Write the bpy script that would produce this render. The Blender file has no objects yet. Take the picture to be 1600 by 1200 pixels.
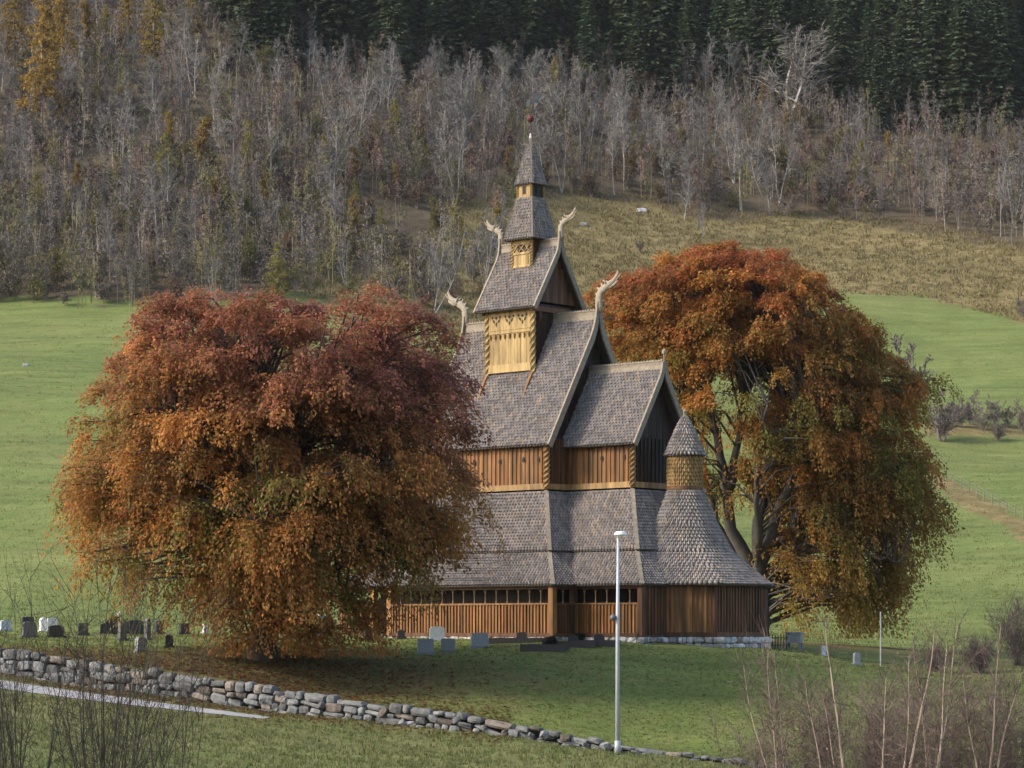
import bpy, math, random
import numpy as np
R = math.radians
K = 36.0 / 90.0 / 1600.0            # tangent per photo pixel (90 mm lens on a 36 mm sensor)
HOR = 980.0                          # picture row of the horizon; the camera stands at the origin, z = 0
scene = bpy.context.scene
COL = scene.collection
rs = np.random.RandomState(7)
random.seed(7)

# ------------------------------------------------------------------ naming helpers
def unit(v):
    return v / (np.linalg.norm(v, axis=-1, keepdims=True) + 1e-9)

def tag(o, label=None, cat=None, group=None, kind=None):
    if label: o['label'] = label
    if cat: o['category'] = cat
    if group: o['group'] = group
    if kind: o['kind'] = kind
    return o

def empty(name, loc=(0, 0, 0), rz=0.0, label=None, cat=None, group=None):
    o = bpy.data.objects.new(name, None)
    COL.objects.link(o)
    o.location = loc
    o.rotation_euler = (0, 0, rz)
    return tag(o, label, cat, group)

def copy_tree(o, parent=None):
    c = o.copy()
    COL.objects.link(c)
    c.parent = parent
    for ch in list(o.children):
        copy_tree(ch, c)
    return c

# ------------------------------------------------------------------ mesh builder
class MB:
    def __init__(self):
        self.v = []; self.f = []; self.c = []
    def add(self, verts, faces, col=(1, 1, 1)):
        b = len(self.v)
        self.v.extend([tuple(p) for p in verts])
        self.f.extend([tuple(i + b for i in f) for f in faces])
        self.c.extend([tuple(col)] * len(verts))
    def box(self, c, ax, ay, az, h, col=(1, 1, 1)):
        c, ax, ay, az = (np.asarray(q, float) for q in (c, ax, ay, az))
        vs = []
        for sz in (-1, 1):
            for sx, sy in ((-1, -1), (1, -1), (1, 1), (-1, 1)):
                vs.append(c + ax * h[0] * sx + ay * h[1] * sy + az * h[2] * sz)
        self.add(vs, [(3, 2, 1, 0), (4, 5, 6, 7), (0, 1, 5, 4), (1, 2, 6, 5), (2, 3, 7, 6), (3, 0, 4, 7)], col)
    def abox(self, x0, x1, y0, y1, z0, z1, col=(1, 1, 1)):
        self.box(((x0 + x1) / 2, (y0 + y1) / 2, (z0 + z1) / 2), (1, 0, 0), (0, 1, 0), (0, 0, 1),
                 ((x1 - x0) / 2, (y1 - y0) / 2, (z1 - z0) / 2), col)
    def bar(self, p, q, w, h, col=(1, 1, 1), up=(0, 0, 1)):
        p = np.asarray(p, float); q = np.asarray(q, float)
        d = q - p; L = np.linalg.norm(d); d /= L
        s = np.cross(d, up); s /= np.linalg.norm(s)
        u = np.cross(s, d)
        self.box((p + q) / 2, d, s, u, (L / 2, w / 2, h / 2), col)
    def tube(self, pts, rad, n=6, col=(1, 1, 1), flat=1.0, side=None, caps=True):
        pts = [np.asarray(p, float) for p in pts]
        m = len(pts); vs = []
        ref = np.asarray(side if side is not None else (0.31, 0.93, 0.17), float)
        for i in range(m):
            d = pts[min(i + 1, m - 1)] - pts[max(i - 1, 0)]
            d /= (np.linalg.norm(d) + 1e-9)
            a = ref - d * ref.dot(d); a /= (np.linalg.norm(a) + 1e-9)
            b = np.cross(d, a)
            for k in range(n):
                t = 2 * math.pi * k / n
                vs.append(pts[i] + (a * math.cos(t) * flat + b * math.sin(t)) * rad[i])
        fs = []
        for i in range(m - 1):
            for k in range(n):
                k2 = (k + 1) % n
                fs.append((i * n + k, i * n + k2, (i + 1) * n + k2, (i + 1) * n + k))
        if caps:
            fs.append(tuple(range(n - 1, -1, -1)))
            fs.append(tuple((m - 1) * n + k for k in range(n)))
        self.add(vs, fs, col)
    def prism(self, poly, d, col=(1, 1, 1)):
        """polygon (3-D points, planar) extruded by vector d"""
        n = len(poly); d = np.asarray(d, float)
        vs = [np.asarray(p, float) for p in poly] + [np.asarray(p, float) + d for p in poly]
        fs = [tuple(range(n - 1, -1, -1)), tuple(range(n, 2 * n))]
        fs += [(k, (k + 1) % n, n + (k + 1) % n, n + k) for k in range(n)]
        self.add(vs, fs, col)
    def build(self, name, mat, parent=None, smooth=False):
        me = bpy.data.meshes.new(name)
        me.from_pydata(self.v, [], self.f)
        at = me.attributes.new('Col', 'FLOAT_COLOR', 'POINT')
        ca = np.ones((len(self.v), 4), np.float32)
        ca[:, :3] = np.asarray(self.c, np.float32).reshape(-1, 3)
        at.data.foreach_set('color', ca.ravel())
        if smooth:
            me.polygons.foreach_set('use_smooth', [True] * len(me.polygons))
        me.materials.append(mat)
        me.update()
        o = bpy.data.objects.new(name, me)
        COL.objects.link(o)
        o.parent = parent
        return o

def quads_mesh(name, V, C, mat, parent=None, per=4):
    """V (n,per,3) separate polygons, C (n,3) a colour each"""
    n = len(V)
    me = bpy.data.meshes.new(name)
    me.vertices.add(n * per)
    me.vertices.foreach_set('co', np.ascontiguousarray(V, np.float32).ravel())
    me.loops.add(n * per)
    me.loops.foreach_set('vertex_index', np.arange(n * per, dtype=np.int32))
    me.polygons.add(n)
    me.polygons.foreach_set('loop_start', np.arange(0, n * per, per, dtype=np.int32))
    me.update(calc_edges=True)
    at = me.attributes.new('Col', 'FLOAT_COLOR', 'POINT')
    ca = np.ones((n, per, 4), np.float32)
    ca[:, :, :3] = np.asarray(C, np.float32)[:, None, :]
    at.data.foreach_set('color', ca.ravel())
    me.materials.append(mat)
    o = bpy.data.objects.new(name, me)
    COL.objects.link(o)
    o.parent = parent
    return o

def mesh_obj(name, me, parent=None):
    o = bpy.data.objects.new(name, me)
    COL.objects.link(o)
    o.parent = parent
    return o

# ------------------------------------------------------------------ materials
def newmat(name):
    m = bpy.data.materials.new(name)
    m.use_nodes = True
    nt = m.node_tree
    b = nt.nodes['Principled BSDF']
    b.inputs['Specular IOR Level'].default_value = 0.25
    return m, nt, b

def noise(nt, scale, detail=4, rough=0.55, vec=None, stretch=None):
    n = nt.nodes.new('ShaderNodeTexNoise')
    n.inputs['Scale'].default_value = scale
    n.inputs['Detail'].default_value = detail
    n.inputs['Roughness'].default_value = rough
    tc = nt.nodes.new('ShaderNodeTexCoord')
    src = tc.outputs['Object']
    if stretch:
        mp = nt.nodes.new('ShaderNodeMapping')
        mp.inputs['Scale'].default_value = stretch
        nt.links.new(src, mp.inputs['Vector']); src = mp.outputs['Vector']
    nt.links.new(src, n.inputs['Vector'])
    return n.outputs['Fac']

def ramp(nt, fac, stops):
    r = nt.nodes.new('ShaderNodeValToRGB')
    e = r.color_ramp.elements
    while len(e) < len(stops): e.new(0.5)
    for el, (p, c) in zip(e, stops):
        el.position = p
        el.color = (c[0], c[1], c[2], 1) if not isinstance(c, (int, float)) else (c, c, c, 1)
    nt.links.new(fac, r.inputs['Fac'])
    return r.outputs['Color']

def mix(nt, fac, a, b, mode='MIX'):
    m = nt.nodes.new('ShaderNodeMix')
    m.data_type = 'RGBA'; m.blend_type = mode
    for sock, v in ((m.inputs[0], fac), (m.inputs[6], a), (m.inputs[7], b)):
        if isinstance(v, (int, float)): sock.default_value = v
        elif isinstance(v, tuple): sock.default_value = (*v, 1)
        else: nt.links.new(v, sock)
    return m.outputs[2]

def attr(nt, name):
    a = nt.nodes.new('ShaderNodeAttribute'); a.attribute_name = name
    return a

def bump(nt, b, h, strength=0.4, dist=0.05):
    n = nt.nodes.new('ShaderNodeBump')
    n.inputs['Strength'].default_value = strength
    n.inputs['Distance'].default_value = dist
    nt.links.new(h, n.inputs['Height'])
    nt.links.new(n.outputs['Normal'], b.inputs['Normal'])

def mat_col(name, rough=0.8, nscale=6.0, amp=0.35, stretch=None, spec=0.25, bmp=0.0):
    """the mesh's own colour, broken up by noise"""
    m, nt, b = newmat(name)
    a = attr(nt, 'Col')
    n = noise(nt, nscale, 5, 0.6, stretch=stretch)
    g = ramp(nt, n, [(0.25, 1 - amp), (0.75, 1 + amp)])
    c = mix(nt, 1.0, a.outputs['Color'], g, 'MULTIPLY')
    nt.links.new(c, b.inputs['Base Color'])
    b.inputs['Roughness'].default_value = rough
    b.inputs['Specular IOR Level'].default_value = spec
    if bmp: bump(nt, b, n, bmp, 0.03)
    return m

def mat_leaf(name, trans=0.4, rough=0.6):
    m, nt, b = newmat(name)
    a = attr(nt, 'Col')
    nt.links.new(a.outputs['Color'], b.inputs['Base Color'])
    b.inputs['Roughness'].default_value = rough
    b.inputs['Specular IOR Level'].default_value = 0.2
    t = nt.nodes.new('ShaderNodeBsdfTranslucent')
    nt.links.new(a.outputs['Color'], t.inputs['Color'])
    ms = nt.nodes.new('ShaderNodeMixShader')
    ms.inputs[0].default_value = trans
    nt.links.new(b.outputs[0], ms.inputs[1]); nt.links.new(t.outputs[0], ms.inputs[2])
    nt.links.new(ms.outputs[0], nt.nodes['Material Output'].inputs['Surface'])
    return m

M = {}
M['shingle'] = mat_col('weathered_shingle', 0.6, 0.5, 0.12, spec=0.4)
M['wood'] = mat_col('tarred_wood', 0.6, 4.0, 0.62, stretch=(1, 1, 0.14), spec=0.3)
M['board'] = mat_col('weathered_board', 0.75, 6.0, 0.30)
M['carving'] = mat_col('weathered_carving', 0.8, 9.0, 0.30, bmp=0.3)
M['stone'] = mat_col('grey_fieldstone', 0.9, 4.0, 0.45, bmp=0.5)
M['granite'] = mat_col('cut_granite', 0.55, 14.0, 0.25, spec=0.4)
M['bark'] = mat_col('bark', 0.9, 4.0, 0.35, stretch=(1, 1, 0.3))
M['twig'] = mat_col('twig_bark', 0.9, 1.0, 0.15)
M['leaf'] = mat_leaf('beech_leaf', 0.55)
M['needle'] = mat_leaf('spruce_needle', 0.15, 0.7)
M['birchleaf'] = mat_leaf('autumn_birch_leaf', 0.4)
M['grass'] = mat_leaf('grass_blade', 0.3, 0.7)
M['metal'] = mat_col('galvanised_steel', 0.45, 3.0, 0.10, spec=0.5)
M['dark'] = mat_col('dark_iron', 0.6, 8.0, 0.2)

# ------------------------------------------------------------------ terrain
WX = np.array([-90, -27.5, -19.6, -9.2, -2.3, 3.7, 7.7, 13, 40, 90.])
WY = np.array([104, 100, 98, 94, 91, 89, 88, 87, 84, 80.])
WT = np.array([3.0, -0.25, -0.86, -2.23, -3.07, -4.12, -4.62, -5.3, -7.5, -9.])      # top of the retaining wall
WB = np.array([2.0, -1.3, -1.96, -3.17, -3.80, -4.45, -4.90, -5.5, -7.6, -9.1])      # its foot
wallY = lambda x: np.interp(x, WX, WY)

def P3(px, py, Y):
    return ((px - 800) * K * Y, Y, (HOR - py) * K * Y)

up_pts = [P3(*p) for p in (
    (0, 992, 112), (100, 1003, 107), (60, 985, 118), (250, 1017, 103), (250, 990, 116), (410, 1018, 103), (420, 1045, 98), (410, 1000, 110),
    (560, 995, 118), (640, 1003, 113), (700, 1015, 108), (750, 1012, 108), (860, 1003, 110), (860, 1060, 100), (950, 1006, 109),
    (965, 1094, 97), (700, 1060, 98.5), (560, 1070, 98), (1080, 1012, 108.5), (1200, 1018, 109), (1200, 1100, 98), (1300, 1042, 105), (1300, 1120, 95),
    (1400, 1064, 103), (1600, 1095, 100), (1500, 1060, 112), (1700, 1060, 112), (1250, 1018, 116),
    (829, 993, 122), (829, 990, 138), (1200, 1003, 128), (1350, 1010, 135), (1500, 1022, 140), (0, 980, 128), (-400, 960, 120), (-400, 990, 108),
    (300, 983, 130), (500, 985, 135), (2000, 1080, 110), (2000, 1030, 150), (2600, 1080, 130))]
for i in range(len(WX)):
    up_pts.append((WX[i], WY[i] + 0.3, WT[i] - 0.06))
for px in (-900, -400, 0, 400, 800, 1200, 1600, 2000, 2600):
    t = min(max((px - 500) / 500.0, 0), 1)
    for Y, zl, zr in ((160, 1.0, 0.2), (200, 9.5, 4.6), (240, 18.5, 10.8), (300, 32, 24.4), (350, 43.9, 38.5), (380, 58, 49.4),
                      (430, 84, 70), (480, 109, 94), (540, 139, 126), (620, 180, 170), (740, 242, 235), (900, 320, 312)):
        up_pts.append((((px - 800) * K * Y), Y, zl * (1 - t) + zr * t))
lo_pts = [P3(*p) for p in (
    (0, 1072, 94.5), (0, 1120, 84), (0, 1200, 70), (200, 1110, 89.5), (200, 1200, 71), (400, 1128, 90), (400, 1200, 74), (700, 1162, 88.2), (700, 1200, 79),
    (965, 1203, 83), (1150, 1215, 84), (1600, 1250, 82), (-400, 1030, 94), (-400, 1160, 70))]
for i in range(len(WX)):
    lo_pts.append((WX[i], WY[i] - 0.3, WB[i] + 0.17))
for x, Y, z in ((-25, -5, -1.6), (0, -5, -1.7), (25, -5, -1.8), (-30, 30, -3.4), (0, 30, -3.8), (30, 30, -4.2), (-25, 55, -4.1), (0, 55, -4.7), (18, 55, -4.9), (60, 55, -6)):
    lo_pts.append((x, Y, z))

class RBF:
    def __init__(self, pts, c):
        p = np.array(pts, float); n = len(p)
        self.p = p[:, :2]; self.c = c
        r = np.sqrt(((self.p[:, None] - self.p[None]) ** 2).sum(-1) + c * c)
        A = np.zeros((n + 3, n + 3)); A[:n, :n] = r + np.eye(n) * -0.02
        A[:n, n] = 1; A[:n, n + 1:] = self.p; A[n, :n] = 1; A[n + 1:, :n] = self.p.T
        self.w = np.linalg.solve(A, np.r_[p[:, 2], 0, 0, 0])
    def __call__(self, x, y):
        x = np.asarray(x, float); y = np.asarray(y, float); sh = np.broadcast(x, y).shape
        q = np.stack([np.broadcast_to(x, sh).ravel(), np.broadcast_to(y, sh).ravel()], 1)
        out = np.empty(len(q)); n = len(self.p)
        for i in range(0, len(q), 20000):
            s = q[i:i + 20000]
            r = np.sqrt(((s[:, None] - self.p[None]) ** 2).sum(-1) + self.c ** 2)
            out[i:i + 20000] = r @ self.w[:n] + self.w[n] + s @ self.w[n + 1:]
        return out.reshape(sh)
rbf_up = RBF(up_pts, 4.0)
rbf_lo = RBF(lo_pts, 3.0)

def wav(x, y):
    """smooth lumps, unit size about 1"""
    return (np.sin(x * 0.9 + 1.3 * np.sin(y * 0.7)) * np.cos(y * 1.1 + 0.8 * np.sin(x * 0.63)) +
            0.6 * np.sin(x * 2.3 + y * 1.1 + 1.0) * np.sin(y * 2.1 - x * 0.7))
def ground_up(x, y):
    far = np.clip((y - 140) / 120.0, 0, 1)
    return rbf_up(x, y) + far * (0.7 * wav(x / 16.0, y / 13.0) + 0.06 * wav(x / 3.7 + 4, y / 3.1)) + (1 - far) * 0.05 * wav(x / 1.3, y / 1.6)
def ground_lo(x, y):
    return rbf_lo(x, y) + 0.05 * wav(x / 1.1, y / 1.5)
def ground(x, y):
    x = np.asarray(x, float); y = np.asarray(y, float)
    return np.where(y > wallY(x), ground_up(x, y), ground_lo(x, y))
def on_ground(px, py, y0=None, y1=620, lower=False):
    """where the sight line through a photo pixel meets the ground"""
    t = (px - 800) * K
    if lower:
        Ys = np.arange(30, 105, 0.1); z = ground_lo(t * Ys, Ys)
    else:
        Ys = np.arange(y0 or 86, y1, 0.15); Ys = Ys[Ys > wallY(t * Ys)]; z = ground_up(t * Ys, Ys)
    g = HOR - z / (K * Ys)
    i = np.nonzero(g <= py)[0]
    j = i[0] if len(i) else int(np.argmin(g))
    return float(t * Ys[j]), float(Ys[j]), float(z[j])

NC = 320
us = np.linspace(-0.45, 0.45, NC)
Yw = np.full(NC, 92.0)
for _ in range(12): Yw = wallY(us * (Yw + 60))
def sheet(name, rows, fn, mat, zone):
    """rows (nr,NC) of Y"""
    X = us[None] * (rows + 60); Z = fn(X, rows)
    nr = rows.shape[0]
    me = bpy.data.meshes.new(name)
    V = np.stack([X, rows, Z], -1).reshape(-1, 3)
    idx = np.arange(nr * NC).reshape(nr, NC)
    F = np.stack([idx[:-1, :-1], idx[:-1, 1:], idx[1:, 1:], idx[1:, :-1]], -1).reshape(-1, 4)
    me.vertices.add(len(V)); me.vertices.foreach_set('co', V.astype(np.float32).ravel())
    me.loops.add(F.size); me.loops.foreach_set('vertex_index', F.astype(np.int32).ravel())
    me.polygons.add(len(F)); me.polygons.foreach_set('loop_start', np.arange(0, F.size, 4, dtype=np.int32))
    me.polygons.foreach_set('use_smooth', np.ones(len(F), bool))
    me.update(calc_edges=True)
    at = me.attributes.new('Zone', 'FLOAT_COLOR', 'POINT')
    zc = np.ones((len(V), 4), np.float32); zc[:, :3] = zone(V)
    at.data.foreach_set('color', zc.ravel())
    me.materials.append(mat)
    o = mesh_obj(name, me)
    return tag(o, kind='structure')

# edges of the wood, of the rough pasture and of the spruces, given along the hillside
FB_X = [-900, 0, 200, 420, 545, 640, 720, 850, 1000, 1100, 1250, 1400, 1500, 1600, 2000, 2600]
FB_Y = [470, 478, 490, 474, 440, 400, 330, 302, 316, 340, 342, 354, 368, 392, 430, 450]
PB_X = [-900, 500, 700, 900, 1200, 1310, 1440, 1600, 2000, 2600]
PB_Y = [470, 476, 518, 520, 470, 456, 462, 502, 560, 600]
SB_X = [-900, 0, 250, 360, 420, 700, 900, 1000, 1150, 1300, 1450, 1600, 2600]
SB_Y = [-80, -60, -20, 95, 120, 135, 150, 158, 150, 190, 215, 222, 230]
TB_X = [-900, 0, 200, 420, 545, 640, 740, 775, 800, 850, 1000, 1100, 1250, 1400, 1500, 1600, 2000, 2600]
TB_Y = [470, 478, 490, 476, 474, 496, 506, 450, 335, 302, 316, 340, 342, 354, 368, 392, 430, 450]
def pix(V):
    return 800 + V[..., 0] / (K * V[..., 1]), HOR - V[..., 2] / (K * V[..., 1])
def sm(x, w): return np.clip(0.5 + x / w, 0, 1)
def zone_up(V):
    px, py = pix(V)
    lf_ = np.clip((520 - px) / 100.0, 0, 1) * 16
    lump = 9 * wav(V[:, 0] / 5.0, V[:, 1] / 4.0)
    far = V[:, 1] > 200
    f = sm(np.interp(px, FB_X, FB_Y) - lf_ - py + lump, 14) * far
    p = sm(np.interp(px, PB_X, PB_Y) - 2 * lf_ - py + 0.6 * lump, 16) * far
    bank = (px > 1440) * np.clip(1.2 - np.abs(py - (768 + (px - 1490) * 0.52) + 0.5 * lump) / 22.0, 0, 0.85) * (V[:, 1] > 150)
    bank = np.maximum(bank, (px > 1440) * np.clip(1.2 - np.abs(py - (668 + (px - 1490) * 0.05) + 0.5 * lump) / 16.0, 0, 0.8) * (V[:, 1] > 150))
    p = np.maximum(p, bank)
    d1 = np.hypot((V[:, 0] + 8.5) / 10.5, (V[:, 1] - 98.5) / 7.0)
    d2 = np.hypot((V[:, 0] - 14) / 9, (V[:, 1] - 132) / 7)
    l = np.clip(1.45 - np.minimum(d1, d2), 0, 1)
    edge = np.clip(1 - (V[:, 1] - wallY(V[:, 0])) / 3.0, 0, 1) * np.clip((-V[:, 0]) / 6, 0, 1)
    l = np.maximum(l, 0.8 * edge)
    return np.stack([f, p, l], 1)
def zone_lo(V):
    d = wallY(V[:, 0]) - V[:, 1]
    l = np.clip(1 - np.abs(d - 0.6) / 1.6, 0, 1) * np.clip((-2 - V[:, 0]) / 5, 0.1, 1)
    return np.stack([0 * l, 0 * l, l], 1)

def mat_ground(name, g0, g1, g2, leafc=(0.15, 0.088, 0.052)):
    m, nt, b = newmat(name)
    z = nt.nodes.new('ShaderNodeSeparateColor')
    nt.links.new(attr(nt, 'Zone').outputs['Color'], z.inputs[0])
    big = noise(nt, 0.045, 5, 0.6)
    mid = noise(nt, 0.5, 6, 0.65)
    fine = noise(nt, 5.0, 4, 0.7)
    micro = noise(nt, 22.0, 3, 0.7)
    green = ramp(nt, big, [(0.3, g0), (0.5, g1), (0.7, g2)])
    green = mix(nt, ramp(nt, mid, [(0.40, 0.0), (0.75, 0.75)]), green, g2)
    past = ramp(nt, mid, [(0.28, (0.115, 0.085, 0.040)), (0.5, (0.19, 0.152, 0.065)), (0.66, (0.27, 0.205, 0.10)), (0.8, (0.13, 0.125, 0.048))])
    wood = ramp(nt, mid, [(0.3, (0.075, 0.055, 0.038)), (0.55, (0.13, 0.10, 0.062)), (0.75, (0.105, 0.105, 0.042))])
    def soft(ch, lo, hi):
        s = nt.nodes.new('ShaderNodeMath'); s.operation = 'ADD'
        nt.links.new(z.outputs[ch], s.inputs[0])
        k = nt.nodes.new('ShaderNodeMath'); k.operation = 'MULTIPLY_ADD'
        nt.links.new(mid, k.inputs[0]); k.inputs[1].default_value = 1.2; k.inputs[2].default_value = -0.6
        nt.links.new(k.outputs[0], s.inputs[1])
        return ramp(nt, s.outputs[0], [(lo, 0.0), (hi, 1.0)])
    strk = noise(nt, 0.16, 6, 0.7, stretch=(0.5, 2.2, 1))
    green = mix(nt, 1.0, green, ramp(nt, strk, [(0.3, 0.74), (0.7, 1.26)]), 'MULTIPLY')
    c = mix(nt, soft(1, 0.35, 0.65), green, past)
    c = mix(nt, soft(0, 0.35, 0.65), c, wood)
    lf = nt.nodes.new('ShaderNodeMath'); lf.operation = 'MULTIPLY'
    nt.links.new(soft(2, 0.25, 0.95), lf.inputs[0])
    nt.links.new(ramp(nt, fine, [(0.38, 0.25), (0.6, 1.0)]), lf.inputs[1])
    c = mix(nt, lf.outputs[0], c, leafc)
    v = ramp(nt, fine, [(0.25, 0.62), (0.75, 1.38)])
    c = mix(nt, 1.0, c, v, 'MULTIPLY')
    v = ramp(nt, micro, [(0.25, 0.7), (0.75, 1.3)])
    c = mix(nt, 1.0, c, v, 'MULTIPLY')
    nt.links.new(c, b.inputs['Base Color'])
    b.inputs['Roughness'].default_value = 0.95
    b.inputs['Specular IOR Level'].default_value = 0.1
    bump(nt, b, fine, 0.8, 0.12)
    return m
M['hill'] = mat_ground('meadow_hillside', (0.122, 0.165, 0.047), (0.145, 0.182, 0.054), (0.19, 0.20, 0.070))
M['lawn'] = mat_ground('churchyard_grass', (0.108, 0.145, 0.036), (0.132, 0.168, 0.044), (0.20, 0.19, 0.066))
M['field'] = mat_ground('rough_meadow_grass', (0.105, 0.135, 0.042), (0.13, 0.15, 0.05), (0.19, 0.175, 0.075))

Tl = np.linspace(0, 1, 190)[:, None]
sheet('field', -5 + (Yw[None] + 5) * (1 - (1 - Tl) ** 1.6), ground_lo, M['field'], zone_lo)
Tm = np.linspace(0, 1, 110)[:, None]
YM = 139.0
sheet('churchyard_lawn', Yw[None] + (YM - Yw[None]) * Tm, ground_up, M['lawn'], zone_up)
Th = np.linspace(0, 1, 300)[:, None]
sheet('hillside', np.broadcast_to(YM * (900.0 / YM) ** Th, (300, NC)), ground_up, M['hill'], zone_up)

# lane in front of the wall
mb = MB()
m, nt, b = newmat('pale_gravel_lane')
c = ramp(nt, noise(nt, 3.0, 6, 0.7), [(0.3, (0.24, 0.235, 0.24)), (0.6, (0.38, 0.375, 0.38))])
nt.links.new(c, b.inputs['Base Color']); b.inputs['Roughness'].default_value = 0.9
pr = []
for i in range(90):
    s = i / 89
    px = -500 + s * 922
    pyc = np.interp(px, [-500, 0, 100, 200, 300, 412], [1010, 1070, 1084, 1097, 1109, 1122])
    half = np.interp(px, [-500, 0, 200, 400, 412, 425], [7, 6.5, 5.0, 2.4, 1.6, 0.3])
    A = on_ground(px, pyc - half, lower=True); B = on_ground(px, pyc + half, lower=True)
    pr.append((A, B))
vs = []; fs = []
for A, B in pr:
    for t in (0, .25, .5, .75, 1):
        x = A[0] + (B[0] - A[0]) * t; y = A[1] + (B[1] - A[1]) * t
        vs.append((x, y, float(ground_lo(x, y)) + 0.02))
for i in range(len(pr) - 1):
    for k in range(4):
        a = i * 5 + k
        fs.append((a + 1, a + 6, a + 5, a))
mb.add(vs, fs)
tag(mb.build('gravel_lane', m), kind='structure')

# ------------------------------------------------------------------ church
TH = R(42)
CX, CY, CZ = 0.87, 120.0, -0.5
church = empty('stave_church', (CX, CY, CZ), -TH, 'dark timber stave church with stacked shingled roofs, dragon heads and a pointed spire', 'church')
H = lambda z: z + 0.5

def shcol():
    g = random.random()
    c = np.array((0.218, 0.190, 0.170)) * (0.70 + 0.6 * g)
    if random.random() < 0.12: c = c * np.array((1.35, 1.2, 1.0))
    if random.random() < 0.06: c = np.array((0.30, 0.25, 0.20))
    return c
def goldcol():
    return np.array((0.27, 0.165, 0.06)) * random.uniform(0.7, 1.2)

def shingles(mb, P, L=None, w=0.185, ex=0.17, col=shcol, lift=0.05, flip=1, slab=0.07, nu=6, nv=4, fixn=None):
    """courses of pointed shingles over the surface P(s, v), s along, v from the eave up; plus the boarding below them"""
    P_ = lambda s, v: np.asarray(P(s, v), float)
    up = np.linalg.norm(P_(0.5, 1) - P_(0.5, 0))
    nr = max(2, int(round(up / ex)))
    for r in range(nr):
        v0 = r / nr; v1 = min((r + 1.75) / nr, 1.0)
        a, bq = P_(0, v0), P_(1, v0)
        length = sum(np.linalg.norm(P_((k + 1) / 8, v0) - P_(k / 8, v0)) for k in range(8))
        n = max(1, int(round(length / w))) if fixn is None else fixn(v0)
        off = 0.5 if r % 2 else 0.0
        for k in range(-1, n + 1):
            s0 = (k + off) / n; s1 = (k + 1 + off) / n
            if s1 <= 0.001 or s0 >= 0.999: continue
            s0 = max(s0, 0); s1 = min(s1, 1)
            if (s1 - s0) * n < 0.3: continue
            smid = (s0 + s1) / 2
            B0, B1, T0, T1 = P_(s0, v0), P_(s1, v0), P_(s0, v1), P_(s1, v1)
            nrm = np.cross(B1 - B0, (T0 + T1) / 2 - (B0 + B1) / 2) * flip
            nrm /= (np.linalg.norm(nrm) + 1e-9)
            g = 0.14
            e0 = B0 + (B1 - B0) * g; e1 = B1 + (B0 - B1) * g
            up_v = ((T0 + T1) / 2 - (B0 + B1) / 2)
            up_v /= (np.linalg.norm(up_v) + 1e-9)
            li = lift * random.uniform(0.8, 1.3)
            sh = ex * 0.5; rg = min(w, 1.4 * np.linalg.norm(B1 - B0)) * 0.42
            tip = (B0 + B1) / 2 + nrm * (li + rg * 0.8)
            l0 = e0 + up_v * sh + nrm * li * 0.7; l1 = e1 + up_v * sh + nrm * li * 0.7
            t0 = T0 + nrm * 0.006; t1 = T1 + nrm * 0.006
            tm = (T0 + T1) / 2 + nrm * (0.010 + rg * 0.6)
            dn = -nrm * 0.07
            vs = [t0, l0, tip, tm, l1, t1, l0 + dn, tip + dn, l1 + dn]
            fs = [(0, 1, 2, 3), (3, 2, 4, 5), (1, 6, 7, 2), (2, 7, 8, 4)]
            if flip < 0: fs = [tuple(reversed(f)) for f in fs]
            mb.add(vs, fs, col())
    # boarding
    gv = []; 
    for j in range(nv + 1):
        for i in range(nu + 1):
            s, v = i / nu, j / nv
            p = P_(s, v)
            d1 = P_(min(s + .01, 1), v) - P_(max(s - .01, 0), v); d2 = P_(s, min(v + .01, 1)) - P_(s, max(v - .01, 0))
            if np.linalg.norm(d1) < 1e-6: d1 = P_(1, 0) - P_(0, 0)
            nn = np.cross(d1, d2) * flip; nn /= (np.linalg.norm(nn) + 1e-9)
            gv.append((p - nn * 0.004, p - nn * (0.004 + slab)))
    vs = [q[0] for q in gv] + [q[1] for q in gv]; N = len(gv); fs = []
    ix = lambda i, j: j * (nu + 1) + i
    for j in range(nv):
        for i in range(nu):
            f = (ix(i, j), ix(i + 1, j), ix(i + 1, j + 1), ix(i, j + 1))
            fs.append(f); fs.append(tuple(N + q for q in reversed(f)))
    rim = [ix(i, 0) for i in range(nu)] + [ix(nu, j) for j in range(nv)] + [ix(i, nv) for i in range(nu, 0, -1)] + [ix(0, j) for j in range(nv, 0, -1)]
    for a, bb in zip(rim, rim[1:] + rim[:1]):
        fs.append((a, N + a, N + bb, bb))
    mb.add(vs, fs, (0.06, 0.045, 0.035))

def quadP(bl, br, tr, tl, sag=0.0):
    bl, br, tr, tl = (np.array(q, float) for q in (bl, br, tr, tl))
    def P(s, v):
        return (bl * (1 - s) + br * s) * (1 - v) + (tl * (1 - s) + tr * s) * v - np.array((0, 0, sag * 4 * v * (1 - v)))
    return P

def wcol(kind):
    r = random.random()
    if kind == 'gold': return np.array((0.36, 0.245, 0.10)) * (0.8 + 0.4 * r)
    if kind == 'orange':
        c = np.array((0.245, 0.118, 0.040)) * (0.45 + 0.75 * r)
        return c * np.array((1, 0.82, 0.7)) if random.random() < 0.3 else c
    if kind == 'brown': return np.array((0.105, 0.046, 0.021)) * (0.6 + 0.7 * r)  # own brown of beams; on sides away from the sun, shade put into colour
    if kind == 'dark': return np.array((0.030, 0.017, 0.011)) * (0.7 + 0.6 * r)  # near-black copy of the timber: shade of gables and east sides put into colour
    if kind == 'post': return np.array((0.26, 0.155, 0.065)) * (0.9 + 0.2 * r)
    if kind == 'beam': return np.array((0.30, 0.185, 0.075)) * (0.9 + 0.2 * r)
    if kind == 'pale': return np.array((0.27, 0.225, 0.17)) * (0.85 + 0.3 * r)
    return np.array((0.3, 0.25, 0.2))

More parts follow.
